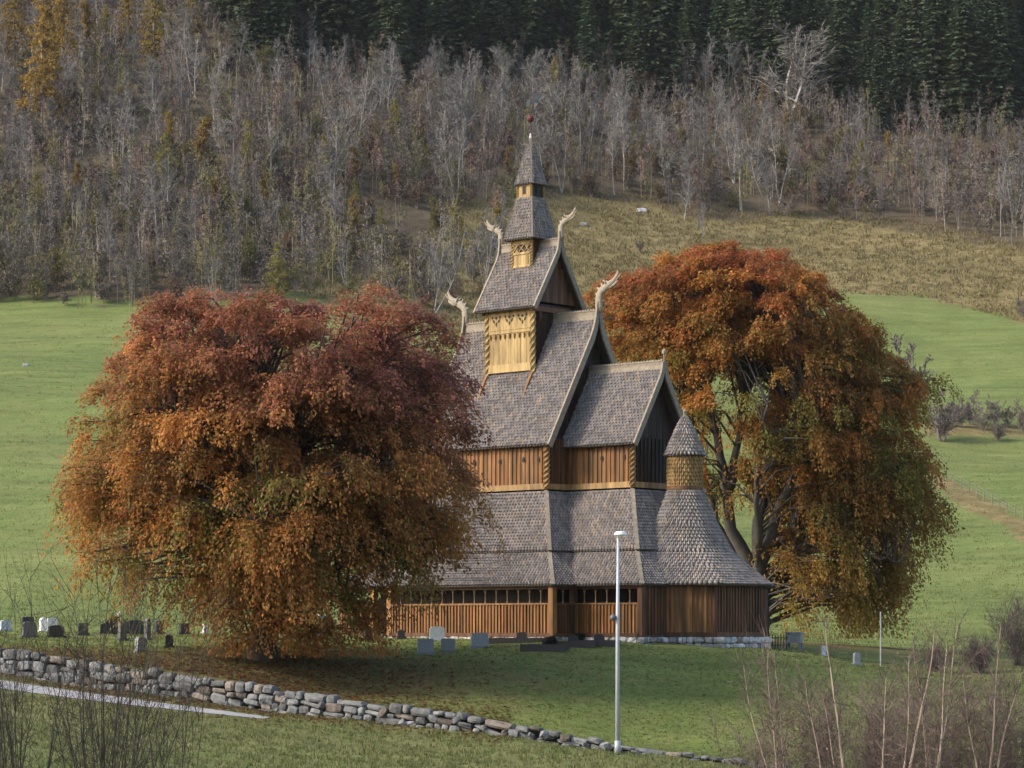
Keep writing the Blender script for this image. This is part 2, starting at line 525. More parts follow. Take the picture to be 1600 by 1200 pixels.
def planks(mb, p0, p1, z0, z1, w, kind, out, th=0.05, batten=0.0, ztop=None):
    """vertical boards from p0 to p1 (plan), outward normal out; ztop(s) optional"""
    p0 = np.array((*p0, 0.0)); p1 = np.array((*p1, 0.0)); o = np.array((*out, 0.0))
    d = p1 - p0; L = np.linalg.norm(d); d /= L
    n = max(1, int(round(L / w))); ww = L / n
    up = np.array((0, 0, 1.0))
    for k in range(n):
        t = (k + 0.5) * ww
        zt = z1 if ztop is None else ztop((k + 0.5) / n)
        if zt - z0 < 0.05: continue
        c = p0 + d * t + o * random.uniform(0, 0.015) + up * (z0 + zt) / 2
        mb.box(c, d, o, up, (ww / 2 - 0.006, th / 2, (zt - z0) / 2), wcol(kind))
        if batten:
            c = p0 + d * (k * ww) + o * (th / 2 + batten / 2 + 0.012) + up * (z0 + zt) / 2
            mb.box(c, d, o, up, (ww * 0.2, batten / 2, (zt - z0) / 2 - 0.01), wcol(kind))
    # backing
    zt = z1 if ztop is None else max(ztop(0.02), ztop(0.98))
    if ztop is None:
        mb.box((p0 + p1) / 2 - o * (th / 2 + 0.02) + up * (z0 + z1) / 2, d, o, up, (L / 2, 0.015, (z1 - z0) / 2), (0.02, 0.012, 0.008))

def twisted_post(mb, x, y, z0, z1, r, turns, kind='gold', n=46):
    vs = []; 
    for i in range(n + 1):
        t = i / n; z = z0 + (z1 - z0) * t; a0 = turns * 2 * math.pi * t
        for k in range(4):
            a = a0 + k * math.pi / 2
            vs.append((x + r * math.cos(a), y + r * math.sin(a), z))
    fs = []
    for i in range(n):
        for k in range(4):
            k2 = (k + 1) % 4
            fs.append((i * 4 + k, i * 4 + k2, i * 4 + 4 + k2, i * 4 + 4 + k))
    fs += [(3, 2, 1, 0), tuple(n * 4 + k for k in range(4))]
    mb.add(vs, fs, wcol(kind))

def rake_curve(W, ze, zr, rise, out=0.0, n=14):
    """one side of a gable edge: straight up the slope, then sweeping up into the dragon's neck"""
    pts = []
    for i in range(n + 1):
        t = i / n
        if t < 0.72:
            q = t / 0.72 * 0.86
            pts.append((-W * (1 - q), ze + (zr - ze) * q))
        else:
            q = (t - 0.72) / 0.28
            y0, z0 = -W * 0.14, ze + (zr - ze) * 0.86
            y1, z1 = -W * 0.035, zr - 0.02 * (zr - ze)
            y2, z2 = -0.07, zr + rise
            pts.append(((1 - q) ** 2 * y0 + 2 * q * (1 - q) * y1 + q * q * y2, (1 - q) ** 2 * z0 + 2 * q * (1 - q) * z1 + q * q * z2))
    return pts

def bargeboard(mb, e, W, ze, zr, rise, dirn, depth=0.30, th=0.10, kind='pale'):
    for sgn in (1, -1):
        pts = rake_curve(W, ze, zr, rise)
        vs = []
        for i, (y, z) in enumerate(pts):
            a = pts[max(i - 1, 0)]; c = pts[min(i + 1, len(pts) - 1)]
            ty, tz = c[0] - a[0], c[1] - a[1]; l = math.hypot(ty, tz); ny, nz = -tz / l, ty / l      # up-left normal
            dd = depth * (1.0 if i < len(pts) * 0.72 else 1 - 0.45 * (i / (len(pts) - 1) - 0.72) / 0.28)
            o_y, o_z = y + ny * 0.07, z + nz * 0.07
            i_y, i_z = min(y - ny * (dd - 0.07), -0.002), z - nz * (dd - 0.07)
            for ee in (e, e + dirn * th):
                vs.append((ee, sgn * o_y, o_z)); vs.append((ee, sgn * i_y, i_z))
        fs = []
        for i in range(len(pts) - 1):
            a = i * 4; q = a + 4
            for f in ((a, a + 1, q + 1, q), (a + 3, a + 2, q + 2, q + 3), (a + 2, a, q, q + 2), (a + 1, a + 3, q + 3, q + 1)):
                fs.append(f if sgn * dirn > 0 else tuple(reversed(f)))
        fs.append((0, 2, 3, 1)); b4 = (len(pts) - 1) * 4; fs.append((b4, b4 + 1, b4 + 3, b4 + 2))
        mb.add(vs, fs, wcol(kind))

def dragon(name, parent, e, z, dirn, s):
    """carved head: neck rising from the gable point, head thrust out and up, open jaws, tongue, crest"""
    mb = MB()
    def pt(x, zz, y=0.0): return (e + dirn * x * s * 1.4, y * s, z + zz * s * 0.95)
    c = (0.31, 0.265, 0.205)
    s1 = s
    side = (0, 1, 0)
    neck = [(0.02, -0.55), (0.00, -0.2), (0.00, 0.10), (0.03, 0.36), (0.12, 0.56), (0.28, 0.69), (0.42, 0.78)]
    mb.tube([pt(*q) for q in neck], [0.216 * s, 0.223 * s, 0.216 * s, 0.209 * s, 0.203 * s, 0.209 * s, 0.176 * s], 8, c, 0.62, side)
    upper = [(0.34, 0.74), (0.52, 0.88), (0.68, 1.02), (0.80, 1.20), (0.88, 1.40), (0.86, 1.50)]
    mb.tube([pt(*q) for q in upper], [0.189 * s, 0.176 * s, 0.128 * s, 0.101 * s, 0.074 * s, 0.041 * s], 8, c, 0.7, side)
    lower = [(0.40, 0.70), (0.56, 0.74), (0.72, 0.82), (0.84, 0.94), (0.86, 1.02)]
    mb.tube([pt(*q) for q in lower], [0.135 * s, 0.101 * s, 0.081 * s, 0.061 * s, 0.027 * s], 6, c, 0.7, side)
    mb.tube([pt(0.58, 0.82), pt(0.78, 1.0), pt(0.95, 1.22), pt(1.02, 1.36)], [0.047 * s, 0.047 * s, 0.041 * s, 0.016 * s], 5, (0.33, 0.22, 0.16), 1, side)
    for q in ((0.20, 0.74, 0.10, 0.98), (0.06, 0.58, -0.08, 0.76), (-0.02, 0.34, -0.17, 0.46)):    # mane
        mb.tube([pt(q[0], q[1]), pt((q[0] + q[2]) / 2 - 0.02, (q[1] + q[3]) / 2 + 0.03), pt(q[2], q[3])], [0.095 * s, 0.068 * s, 0.016 * s], 5, c, 0.7, side)
    for sg in (-1, 1):                                                                             # ears and eyes
        mb.tube([pt(0.40, 0.86, 0.07 * sg), pt(0.34, 1.0, 0.11 * sg), pt(0.26, 1.10, 0.13 * sg)], [0.068 * s, 0.061 * s, 0.014 * s], 5, c, 1, side)
        mb.tube([pt(0.53, 0.93, 0.075 * sg), pt(0.53, 0.93, 0.11 * sg)], [0.047 * s, 0.027 * s], 6, (0.06, 0.05, 0.04), 1, (1, 0, 0))
    return mb.build(name, M['carving'], parent, True)

def gable_roof(name, e0, e1, W, ze, zr, w=0.185, ex=0.17):
    mb = MB()
    shingles(mb, quadP((e0, -W, ze), (e1, -W, ze), (e1, 0, zr), (e0, 0, zr), 0.05), w=w, ex=ex)
    shingles(mb, quadP((e1, W, ze), (e0, W, ze), (e0, 0, zr), (e1, 0, zr), 0.05), w=w, ex=ex)
    return mb.build(name, M['shingle'], church)

def ridge_board(parent, e0, e1, z, h=0.42):
    mb = MB()
    mb.abox(e0, e1, -0.085, 0.085, z - 0.16, z + h * 0.30, wcol('pale'))
    mb.abox(e0, e1, -0.065, 0.065, z + h * 0.30, z + h * 0.72, wcol('pale') * 0.9)
    mb.abox(e0, e1, -0.09, 0.09, z + h * 0.72, z + h * 0.86, wcol('pale'))
    n = int((e1 - e0) / 0.16)
    for k in range(n):
        a = e0 + (e1 - e0) * (k + 0.5) / n
        mb.prism([(a - 0.06, -0.03, z + h * 0.86), (a + 0.06, -0.03, z + h * 0.86), (a + 0.03, -0.03, z + h), (a - 0.03, -0.03, z + h)], (0, 0.06, 0), wcol('pale'))
    return mb.build('ridge_board', M['board'], parent)

def gable_wall(parent, e, W, ze, zr, dirn, kind='brown', zlow=None):
    """boards filling a gable, set back under the roof edge"""
    mb = MB()
    n = int(2 * W / 0.2)
    for k in range(n):
        y = -W + (k + 0.5) * 2 * W / n
        zt = zr - (zr - ze) * abs(y) / W - 0.22
        z0 = ze if zlow is None else zlow
        if zt > z0 + 0.05:
            mb.box((e + random.uniform(0, 0.015) * dirn, y, (z0 + zt) / 2), (0, 1, 0), (1, 0, 0), (0, 0, 1), (W / n - 0.005, 0.03, (zt - z0) / 2), wcol(kind))
    mb.abox(min(e, e + 0.12 * dirn), max(e, e + 0.12 * dirn), -W * 0.93, W * 0.93, ze - 0.12, ze + 0.12, wcol(kind))
    return mb.build('gable_wall', M['wood'], parent)

# --- dimensions
NE_, NW_, = 4.15, -4.15
ZN_E, ZN_R = H(8.17), H(14.15)
ZC_E, ZC_R = H(8.11), H(11.62)
wl, wn = 3.75, 3.15                 # nave upper wall half size
ce, cn = 7.6, 1.75                  # chancel upper wall: east end, half width
Z_UP0, Z_AT = H(6.30), H(6.12)
D1, Z1 = 1.60, H(3.36)
D2, Z2 = 3.05, H(1.82)
ZG = H(-0.29)                       # gallery sill

nave_roof = gable_roof('nave_roof', NW_, NE_, 3.5, ZN_E, ZN_R)
mb = MB(); bargeboard(mb, NE_ - 0.02, 3.5, ZN_E, ZN_R, 0.75, 1); mb.build('bargeboard', M['board'], nave_roof)
mb = MB(); bargeboard(mb, NW_ + 0.02, 3.5, ZN_E, ZN_R, 0.75, -1); mb.build('bargeboard', M['board'], nave_roof)
ridge_board(nave_roof, NW_ + 0.05, NE_ - 0.03, ZN_R + 0.03, 0.42)
dragon('dragon_head', nave_roof, NE_ + 0.03, ZN_R + 0.75, 1, 0.92)
dragon('dragon_head', nave_roof, NW_ - 0.03, ZN_R + 0.75, -1, 0.92)
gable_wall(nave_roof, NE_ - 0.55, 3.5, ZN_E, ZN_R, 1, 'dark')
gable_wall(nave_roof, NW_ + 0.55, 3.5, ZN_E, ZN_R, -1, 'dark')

CE_ = 7.97
chancel_roof = gable_roof('chancel_roof', 3.3, CE_, 2.12, ZC_E, ZC_R)
mb = MB(); bargeboard(mb, CE_ - 0.02, 2.12, ZC_E, ZC_R, 0.25, 1, 0.26); mb.build('bargeboard', M['board'], chancel_roof)
ridge_board(chancel_roof, 3.5, CE_ - 0.03, ZC_R + 0.03, 0.36)
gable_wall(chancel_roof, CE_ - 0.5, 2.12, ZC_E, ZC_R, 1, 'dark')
mb = MB()
mb.tube([(CE_ + .03, 0, ZC_R + 0.2), (CE_ + .03, 0, ZC_R + 0.62)], [0.05, 0.04], 6, wcol('pale'))
mb.tube([(CE_ + .03, 0, ZC_R + 0.56), (CE_ + .03, 0, ZC_R + 0.64), (CE_ + .03, 0, ZC_R + 0.76), (CE_ + .03, 0, ZC_R + 0.86)], [0.03, 0.10, 0.11, 0.02], 8, wcol('pale'))
mb.build('finial', M['board'], chancel_roof)

# --- clerestory walls
def peephole(parent, p, d, o):
    mb = MB()
    p = np.array(p, float); d = np.array((*d, 0.)); o = np.array((*o, 0.)); u = np.array((0, 0, 1.))
    poly = []
    for k in range(10):
        a = 2 * math.pi * k / 10
        r = 0.085
        zz = r * math.sin(a) * (1.0 if math.sin(a) < 0 else 2.0)
        poly.append(p + d * r * math.cos(a) * (1 if math.sin(a) < 0.3 else 0.7) + u * zz)
    mb.prism(poly, o * 0.006, (0.006, 0.004, 0.003))
    return mb.build('peephole', M['wood'], parent)

mb = MB()
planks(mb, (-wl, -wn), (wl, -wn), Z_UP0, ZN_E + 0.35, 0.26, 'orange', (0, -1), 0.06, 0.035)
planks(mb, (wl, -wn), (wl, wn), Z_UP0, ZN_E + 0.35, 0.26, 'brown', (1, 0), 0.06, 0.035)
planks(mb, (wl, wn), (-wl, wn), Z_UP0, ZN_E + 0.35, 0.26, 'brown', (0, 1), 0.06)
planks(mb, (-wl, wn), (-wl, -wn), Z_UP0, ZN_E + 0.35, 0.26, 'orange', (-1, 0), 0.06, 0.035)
nave_wall = mb.build('nave_wall', M['wood'], church)
def sill(parent, rect, z, kind='beam', sides='sewn', h=0.13, p=0.09):
    x0, x1, y0, y1 = rect
    mb = MB()
    for k in sides:
        if k == 's': mb.abox(x0 - p, x1 + p, y0 - p, y0 + 0.02, z - h, z + h, wcol(kind))
        if k == 'n': mb.abox(x0 - p, x1 + p, y1 - 0.02, y1 + p, z - h, z + h, wcol(kind))
        if k == 'e': mb.abox(x1 - 0.02, x1 + p - .003, y0 + 0.03, y1 - 0.03, z - h + .003, z + h - .003, wcol(kind))
        if k == 'w': mb.abox(x0 - p + .003, x0 + 0.02, y0 + 0.03, y1 - 0.03, z - h + .003, z + h - .003, wcol(kind))
    return mb.build('sill_beam', M['wood'], parent)
sill(nave_wall, (-wl, wl, -wn, wn), Z_UP0 + 0.04)
for x, y in ((-wl, -wn), (wl, -wn), (wl, wn), (-wl, wn)):
    mb = MB(); twisted_post(mb, x * 1.012, y * 1.015, Z_UP0 - 0.05, ZN_E + 0.15, 0.17, 2.2, 'post'); mb.build('corner_post', M['wood'], nave_wall)
for x in (-2.2, -0.6, 1.0, 2.45, 3.35):
    peephole(nave_wall, (x, -wn - 0.095, H(7.55)), (1, 0), (0, -1))
mb = MB()
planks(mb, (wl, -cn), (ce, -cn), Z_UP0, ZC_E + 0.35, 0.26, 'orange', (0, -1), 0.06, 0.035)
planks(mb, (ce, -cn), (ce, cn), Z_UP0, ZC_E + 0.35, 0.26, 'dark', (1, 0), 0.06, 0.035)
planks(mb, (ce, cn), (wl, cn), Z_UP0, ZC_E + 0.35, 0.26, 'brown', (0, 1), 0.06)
chancel_wall = mb.build('chancel_wall', M['wood'], church)
sill(chancel_wall, (wl, ce, -cn, cn), Z_UP0 + 0.04, 'beam', 'sen')
for y in (-cn, cn):
    mb = MB(); twisted_post(mb, ce + 0.04, y * 1.02, Z_UP0 - 0.05, ZC_E + 0.15, 0.155, 2.2, 'post'); mb.build('corner_post', M['wood'], chancel_wall)
for x in (5.9, 7.2):
    peephole(chancel_wall, (x, -cn - 0.095, H(7.55)), (1, 0), (0, -1))

# --- skirts: aisle roof (steep) and gallery roof (flatter)
def hips(mb, d0, z0, d1, z1):
    a, bq = d0, d1
    nv = lambda d: (wl + d, wn + d)
    (x0, y0), (x1, y1) = nv(a), nv(bq)
    shingles(mb, quadP((-x1, -y1, z1), (x1, -y1, z1), (x0, -y0, z0), (-x0, -y0, z0), 0.04))
    shingles(mb, quadP((x1, -y1, z1), (x1, -cn - bq + 0.35, z1), (x0, -cn - a + 0.35, z0), (x0, -y0, z0), 0.04))
    shingles(mb, quadP((-x1, y1, z1), (-x1, -y1, z1), (-x0, -y0, z0), (-x0, y0, z0), 0.04))
    shingles(mb, quadP((x1, y1, z1), (-x1, y1, z1), (-x0, y0, z0), (x0, y0, z0), 0.04))
    shingles(mb, quadP((x1, cn + bq - .35, z1), (x1, y1, z1), (x0, y0, z0), (x0, cn + a - .35, z0), 0.04))
    X0, X1, Y0, Y1 = ce + a, ce + bq, cn + a, cn + bq
    shingles(mb, quadP((wl + bq - 0.35, -Y1, z1), (X1, -Y1, z1), (X0, -Y0, z0), (wl + a - 0.35, -Y0, z0), 0.04))
    shingles(mb, quadP((X1, -Y1, z1), (X1, Y1, z1), (X0, Y0, z0), (X0, -Y0, z0), 0.04))
    shingles(mb, quadP((X1, Y1, z1), (wl + bq - .35, Y1, z1), (wl + a - .35, Y0, z0), (X0, Y0, z0), 0.04))
def hip_boards(parent, d0, z0, d1, z1):
    for sx, sy, X, Y in ((1, -1, wl, wn), (-1, -1, wl, wn), (1, 1, wl, wn), (-1, 1, wl, wn), (1, -1, ce, cn), (1, 1, ce, cn)):
        mb = MB()
        p = np.array((sx * (X + d0), sy * (Y + d0), z0 + 0.03)); q = np.array((sx * (X + d1), sy * (Y + d1), z1 + 0.03))
        mm = (p + q) / 2 - np.array((0, 0, 0.035))
        mb.bar(p, mm, 0.17, 0.07, wcol('pale')); mb.bar(mm, q, 0.17, 0.07, wcol('pale'))
        mb.build('hip_board', M['board'], parent)
mb = MB(); hips(mb, 0.03, Z_AT, D1, Z1); aisle_roof = mb.build('aisle_roof', M['shingle'], church); hip_boards(aisle_roof, 0.03, Z_AT, D1, Z1)
mb = MB(); hips(mb, D1 - 0.08, Z1 - 0.06, D2, Z2); gallery_roof = mb.build('gallery_roof', M['shingle'], church); hip_boards(gallery_roof, D1 - 0.08, Z1 - 0.06, D2, Z2)

# --- inner aisle wall (dark, behind the open arcade)
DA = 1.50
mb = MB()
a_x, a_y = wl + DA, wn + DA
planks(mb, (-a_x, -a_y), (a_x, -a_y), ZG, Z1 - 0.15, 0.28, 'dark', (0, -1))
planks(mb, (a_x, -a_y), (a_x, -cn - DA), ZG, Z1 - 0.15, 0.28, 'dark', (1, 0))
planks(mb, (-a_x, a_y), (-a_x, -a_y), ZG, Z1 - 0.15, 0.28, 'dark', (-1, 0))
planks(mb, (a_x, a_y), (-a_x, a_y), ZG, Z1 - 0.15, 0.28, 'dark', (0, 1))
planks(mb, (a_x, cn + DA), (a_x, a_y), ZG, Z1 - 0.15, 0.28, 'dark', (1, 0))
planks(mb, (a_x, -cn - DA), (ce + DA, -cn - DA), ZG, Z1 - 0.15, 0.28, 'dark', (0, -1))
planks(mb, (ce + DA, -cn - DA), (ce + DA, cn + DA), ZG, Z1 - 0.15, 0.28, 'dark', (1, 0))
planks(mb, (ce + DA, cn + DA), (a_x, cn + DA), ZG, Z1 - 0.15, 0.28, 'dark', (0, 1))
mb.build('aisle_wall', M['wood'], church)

# --- gallery: parapet, posts, arcade
DG = 2.78
gx, gy = wl + DG, wn + DG
cgx, cgy = ce + DG, cn + DG
ZP = H(0.98); ZB = H(1.66)
mb = MB()
fl = (0.10, 0.07, 0.05)
mb.abox(-gx, gx, -gy, gy, ZG - 0.14, ZG - 0.02, fl)
mb.abox(gx, cgx - .01, -cgy, cgy, ZG - 0.145, ZG - 0.025, fl)
mb.build('gallery_floor', M['wood'], church)
mb = MB()
gap0, gap1 = -4.45, -3.35                   # doorway in the south parapet
def para(p0, p1, out, kind):
    planks(mb, p0, p1, ZG, ZP, 0.19, kind, out, 0.05, 0.05)
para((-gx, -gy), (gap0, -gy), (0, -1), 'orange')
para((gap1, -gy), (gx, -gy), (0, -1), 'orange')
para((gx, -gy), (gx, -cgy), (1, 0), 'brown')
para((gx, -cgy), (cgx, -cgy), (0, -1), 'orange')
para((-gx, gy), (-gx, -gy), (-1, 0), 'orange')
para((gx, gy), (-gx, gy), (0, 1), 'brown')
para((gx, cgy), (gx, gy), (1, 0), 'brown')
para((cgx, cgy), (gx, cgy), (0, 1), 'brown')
parapet = mb.build('gallery_parapet', M['wood'], church)
mb = MB()
for p0, p1, o in (((-gx, -gy), (gap0, -gy), (0, -1)), ((gap1, -gy), (gx, -gy), (0, -1)), ((gx, -gy), (gx, -cgy), (1, 0)), ((gx, -cgy), (cgx, -cgy), (0, -1)), ((-gx, gy), (-gx, -gy), (-1, 0))):
    o = np.array((*o, 0.)); 
    mb.bar(np.array((*p0, ZP + 0.04)) + o * 0.02, np.array((*p1, ZP + 0.04)) + o * 0.02, 0.17, 0.08, wcol('orange'))
    mb.bar(np.array((*p0, ZG - 0.05)) + o * 0.03, np.array((*p1, ZG - 0.05)) + o * 0.03, 0.20, 0.17, wcol('brown'))
mb.build('rail', M['wood'], parapet)
mb = MB()
planks(mb, (cgx, -cgy), (cgx, -1.5), ZG, Z2 + 0.12, 0.22, 'brown', (1, 0), 0.05, 0.04)
mb.build('chancel_gallery_wall', M['wood'], church)
mb = MB()
planks(mb, (cgx, 1.5), (cgx, cgy), ZG, Z2 + 0.12, 0.22, 'brown', (1, 0), 0.05, 0.04)
mb.build('chancel_gallery_wall', M['wood'], church)
for x, y, k in ((-gx, -gy, 'orange'), (gap0, -gy, 'orange'), (gap1, -gy, 'orange'), (gx, -gy, 'orange'), (gx, -cgy, 'brown'), (cgx, -cgy, 'brown'), (-gx, gy, 'brown')):
    mb = MB(); mb.abox(x - 0.13, x + 0.13, y - 0.13, y + 0.13, ZG - 0.10, ZB + 0.14, wcol(k)); mb.build('gallery_post', M['wood'], parapet)
arc = MB()
arcade_col = None
def arcade(p0, p1, out):
    global arcade_col
    p0 = np.array((*p0, 0.)); p1 = np.array((*p1, 0.)); d = p1 - p0; L = np.linalg.norm(d); d /= L
    o = np.array((*out, 0.)); n = max(1, int(round(L / 0.66))); w = L / n
    for k in range(n):
        a = p0 + d * (k * w)
        r = w / 2 - 0.04; zc = ZB + 0.02 - r * 0.30
        for sgn in (0, 1):                                   # spandrels
            base = a + d * (w * sgn)
            dd = d * (1 if sgn == 0 else -1)
            poly = [base + np.array((0, 0, ZB)), base + np.array((0, 0, zc))]
            for j in range(6):
                t = j / 5 * math.pi / 2
                poly.append(base + dd * (0.04 + r * (1 - math.cos(t))) + np.array((0, 0, zc + r * 0.26 * math.sin(t))))
            poly.append(base + dd * (w / 2) + np.array((0, 0, ZB)))
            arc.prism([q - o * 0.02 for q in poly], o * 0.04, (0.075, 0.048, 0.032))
        if k:
            if arcade_col is None:
                c = MB()
                cc = (0.17, 0.115, 0.075)
                hh = zc - ZP - 0.08
                c.tube([(0, 0, 0), (0, 0, 0.06), (0, 0, 0.08), (0, 0, hh - 0.12), (0, 0, hh - 0.1), (0, 0, hh)], [0.045, 0.045, 0.028, 0.026, 0.035, 0.06], 8, cc)
                arcade_col = c.build('arcade_column', M['wood'], parapet)
                arcade_col.location = (*a[:2], ZP + 0.08)
            else:
                c = arcade_col.copy(); COL.objects.link(c); c.parent = parapet; c.location = (*a[:2], ZP + 0.08)
    arc.bar(p0 + np.array((0, 0, ZB + 0.07)), p1 + np.array((0, 0, ZB + 0.07)), 0.14, 0.14, wcol('brown'))
arcade((gap1, -gy), (gx, -gy), (0, -1))
arcade((-gx, -gy), (gap0, -gy), (0, -1))
arcade((gx, -gy), (gx, -cgy), (1, 0))
arcade((gx, -cgy), (cgx, -cgy), (0, -1))
arcade((-gx, gy), (-gx, -gy), (-1, 0))
arc.build('arcade_arches', M['wood'], parapet)

# --- apse: hexagonal wall, round flaring roof, drum and conical cap
AE = 9.17
HV = [R(a) for a in (-150, -90, -30, 30, 90, 150)]       # vertices about the east axis (angle from local +e)
def hexr(a, r):                                         # radius of the hexagon with circumradius r in direction a
    k = (a + R(30)) % R(60) - R(30)
    return r * math.cos(R(30)) / math.cos(k)
mb = MB()
RA = 3.5
vtx = [(AE + RA * math.cos(a), RA * math.sin(a)) for a in HV]
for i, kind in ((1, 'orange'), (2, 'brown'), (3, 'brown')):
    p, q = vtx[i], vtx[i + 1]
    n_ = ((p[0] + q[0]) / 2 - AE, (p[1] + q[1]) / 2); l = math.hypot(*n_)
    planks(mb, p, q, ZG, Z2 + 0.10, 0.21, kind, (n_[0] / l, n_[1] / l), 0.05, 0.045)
apse_wall = mb.build('apse_wall', M['wood'], church)
for i in (1, 2, 3, 4):
    c = MB(); c.tube([(*vtx[i], ZG - 0.1), (*vtx[i], Z2 + 0.05)], [0.12, 0.12], 8, wcol('brown')); c.build('corner_post', M['wood'], apse_wall)
mb = MB()
for i in (1, 2, 3):
    mb.bar((*vtx[i], ZG - 0.03), (*vtx[i + 1], ZG - 0.03), 0.22, 0.2, wcol('brown'))
mb.build('sill_beam', M['wood'], apse_wall)
A0, A1 = R(-125), R(125)
ZA0, ZA1, ZA2 = H(6.12), H(3.28), H(1.84)
def ap_low(s, v):
    a = A0 + (A1 - A0) * s
    r0 = 0.25 * hexr(a, 3.95) + 0.75 * hexr(a, 3.95); r1 = 0.35 * hexr(a, 2.3) + 0.65 * 2.1
    r = r0 + (r1 - r0) * v
    return (AE + r * math.cos(a), r * math.sin(a), ZA2 + (ZA1 - ZA2) * v - 0.12 * 4 * v * (1 - v) * 0.5)
def ap_up(s, v):
    a = A0 + (A1 - A0) * s
    r1 = 0.30 * hexr(a, 2.3) + 0.70 * 2.08
    t = v
    r = r1 + (0.76 - r1) * (t ** 0.82)
    return (AE + r * math.cos(a), r * math.sin(a), ZA1 - 0.02 + (ZA0 - ZA1) * t)
mb = MB()
shingles(mb, ap_low, nu=40, nv=6, fixn=lambda v: 76 if v < 0.55 else 56); shingles(mb, ap_up, nu=40, nv=10, fixn=lambda v: 46 if v < 0.42 else 32)
apse_roof = mb.build('apse_roof', M['shingle'], church)
def drum(s, v):
    a = R(-180) + R(360) * s
    return (AE + 0.73 * math.cos(a), 0.73 * math.sin(a), H(6.0) + (H(7.72) - H(6.0)) * v)
mb = MB(); shingles(mb, drum, w=0.16, ex=0.17, col=goldcol, lift=0.05, nu=32)
mb.tube([(AE, 0, H(6.10)), (AE, 0, H(6.26))], [0.84, 0.84], 28, wcol('orange'))
turret_wall = mb.build('turret_wall', M['wood'], church)
def cap(s, v):
    a = R(-180) + R(360) * s
    r = 0.86 * (1 - v) ** 0.86 + 0.03
    return (AE + r * math.cos(a), r * math.sin(a), H(7.60) + (H(9.42) - H(7.60)) * v)
mb = MB(); shingles(mb, cap, w=0.15, nu=28, nv=8, fixn=lambda v: 32 if v < 0.55 else 18); turret_roof = mb.build('turret_roof', M['shingle'], church)
mb = MB(); mb.tube([(AE, 0, H(9.3)), (AE, 0, H(9.5)), (AE, 0, H(9.6)), (AE, 0, H(9.72))], [0.07, 0.06, 0.10, 0.02], 8, wcol('pale')); mb.build('finial', M['board'], turret_roof)

# --- belfry
bh = 1.42
ZBF, ZBE, ZBR = H(11.80), H(14.70), H(17.75)
mb = MB()
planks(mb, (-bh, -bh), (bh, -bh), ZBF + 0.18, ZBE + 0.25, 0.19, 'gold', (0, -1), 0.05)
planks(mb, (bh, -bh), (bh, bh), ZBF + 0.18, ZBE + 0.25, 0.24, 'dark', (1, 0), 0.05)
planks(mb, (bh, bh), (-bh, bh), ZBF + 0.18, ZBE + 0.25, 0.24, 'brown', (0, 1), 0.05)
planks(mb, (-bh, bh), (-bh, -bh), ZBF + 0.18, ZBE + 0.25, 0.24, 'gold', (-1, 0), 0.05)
belfry_wall = mb.build('belfry_wall', M['wood'], church)
mb = MB()
mb.abox(-bh + 0.1, bh - 0.1, -bh - 0.085, -bh, ZBF + 0.05, ZBF + 0.42, wcol('gold'))
mb.build('base_beam', M['wood'], belfry_wall)
mb = MB()
mb.abox(-bh + 0.1, bh - 0.1, -bh - 0.07, -bh, H(13.66), H(13.80), wcol('gold'))
mb.abox(-bh + 0.1, bh - 0.1, -bh - 0.06, -bh, H(13.82), H(14.62), wcol('gold'))
for k in range(9):
    x = -bh + 0.22 + k * (2 * bh - 0.44) / 8
    mb.tube([(x, -bh - 0.08, H(13.62)), (x, -bh - 0.08, H(13.4))], [0.07, 0.02], 6, wcol('gold'))
mb.build('frieze_board', M['wood'], belfry_wall)
mb = MB()
hole = (0.02, 0.012, 0.006)
y0 = -bh - 0.066
for k in range(3):
    x = -0.82 + 0.82 * k
    for dx, dz, w_, h_, tilt in ((0, -0.16, 0.06, 0.13, 0), (-0.16, -0.02, 0.06, 0.14, 0.7), (0.16, -0.02, 0.06, 0.14, -0.7), (-0.24, 0.16, 0.07, 0.08, 0), (0.24, 0.16, 0.07, 0.08, 0), (0, 0.13, 0.09, 0.08, 0)):
        c_, s_ = math.cos(tilt), math.sin(tilt)
        poly = []
        for a, bq in ((0, h_), (-w_, 0), (0, -h_), (w_, 0)):
            poly.append((x + dx + a * c_ - bq * s_, y0, H(14.28) + dz + a * s_ + bq * c_))
        mb.prism(poly, (0, 0.004, 0), hole)
mb.build('frieze_cutouts', M['wood'], belfry_wall)
for x, y in ((-bh, -bh), (bh, -bh), (bh, bh), (-bh, bh)):
    mb = MB(); z0 = H(10.75) if y < 0 else H(11.6)
    twisted_post(mb, x, y * 1.01, H(11.6), ZBE + 0.05, 0.15, 2.4, 'gold')
    s = 1 if y > 0 else -1                                  # pointed foot running down the nave roof
    mb.tube([(x, y * 1.01, H(11.75)), (x, y + s * 0.26, H(11.35)), (x, y + s * 0.56, H(10.80)), (x, y + s * 0.78, H(10.38))], [0.13, 0.12, 0.075, 0.02], 6, wcol('orange'))
    mb.build('corner_post', M['wood'], belfry_wall)
BE_ = 1.85
belfry_roof = gable_roof('belfry_roof', -BE_, BE_, 1.86, ZBE, ZBR)
mb = MB(); bargeboard(mb, BE_ - 0.02, 1.86, ZBE, ZBR, 0.62, 1, 0.24, 0.09); mb.build('bargeboard', M['board'], belfry_roof)
mb = MB(); bargeboard(mb, -BE_ + 0.02, 1.86, ZBE, ZBR, 0.62, -1, 0.24, 0.09); mb.build('bargeboard', M['board'], belfry_roof)
ridge_board(belfry_roof, -BE_ + 0.05, BE_ - 0.03, ZBR + 0.03, 0.34)
dragon('dragon_head', belfry_roof, BE_ + 0.02, ZBR + 0.60, 1, 0.72)
dragon('dragon_head', belfry_roof, -BE_ - 0.02, ZBR + 0.60, -1, 0.72)
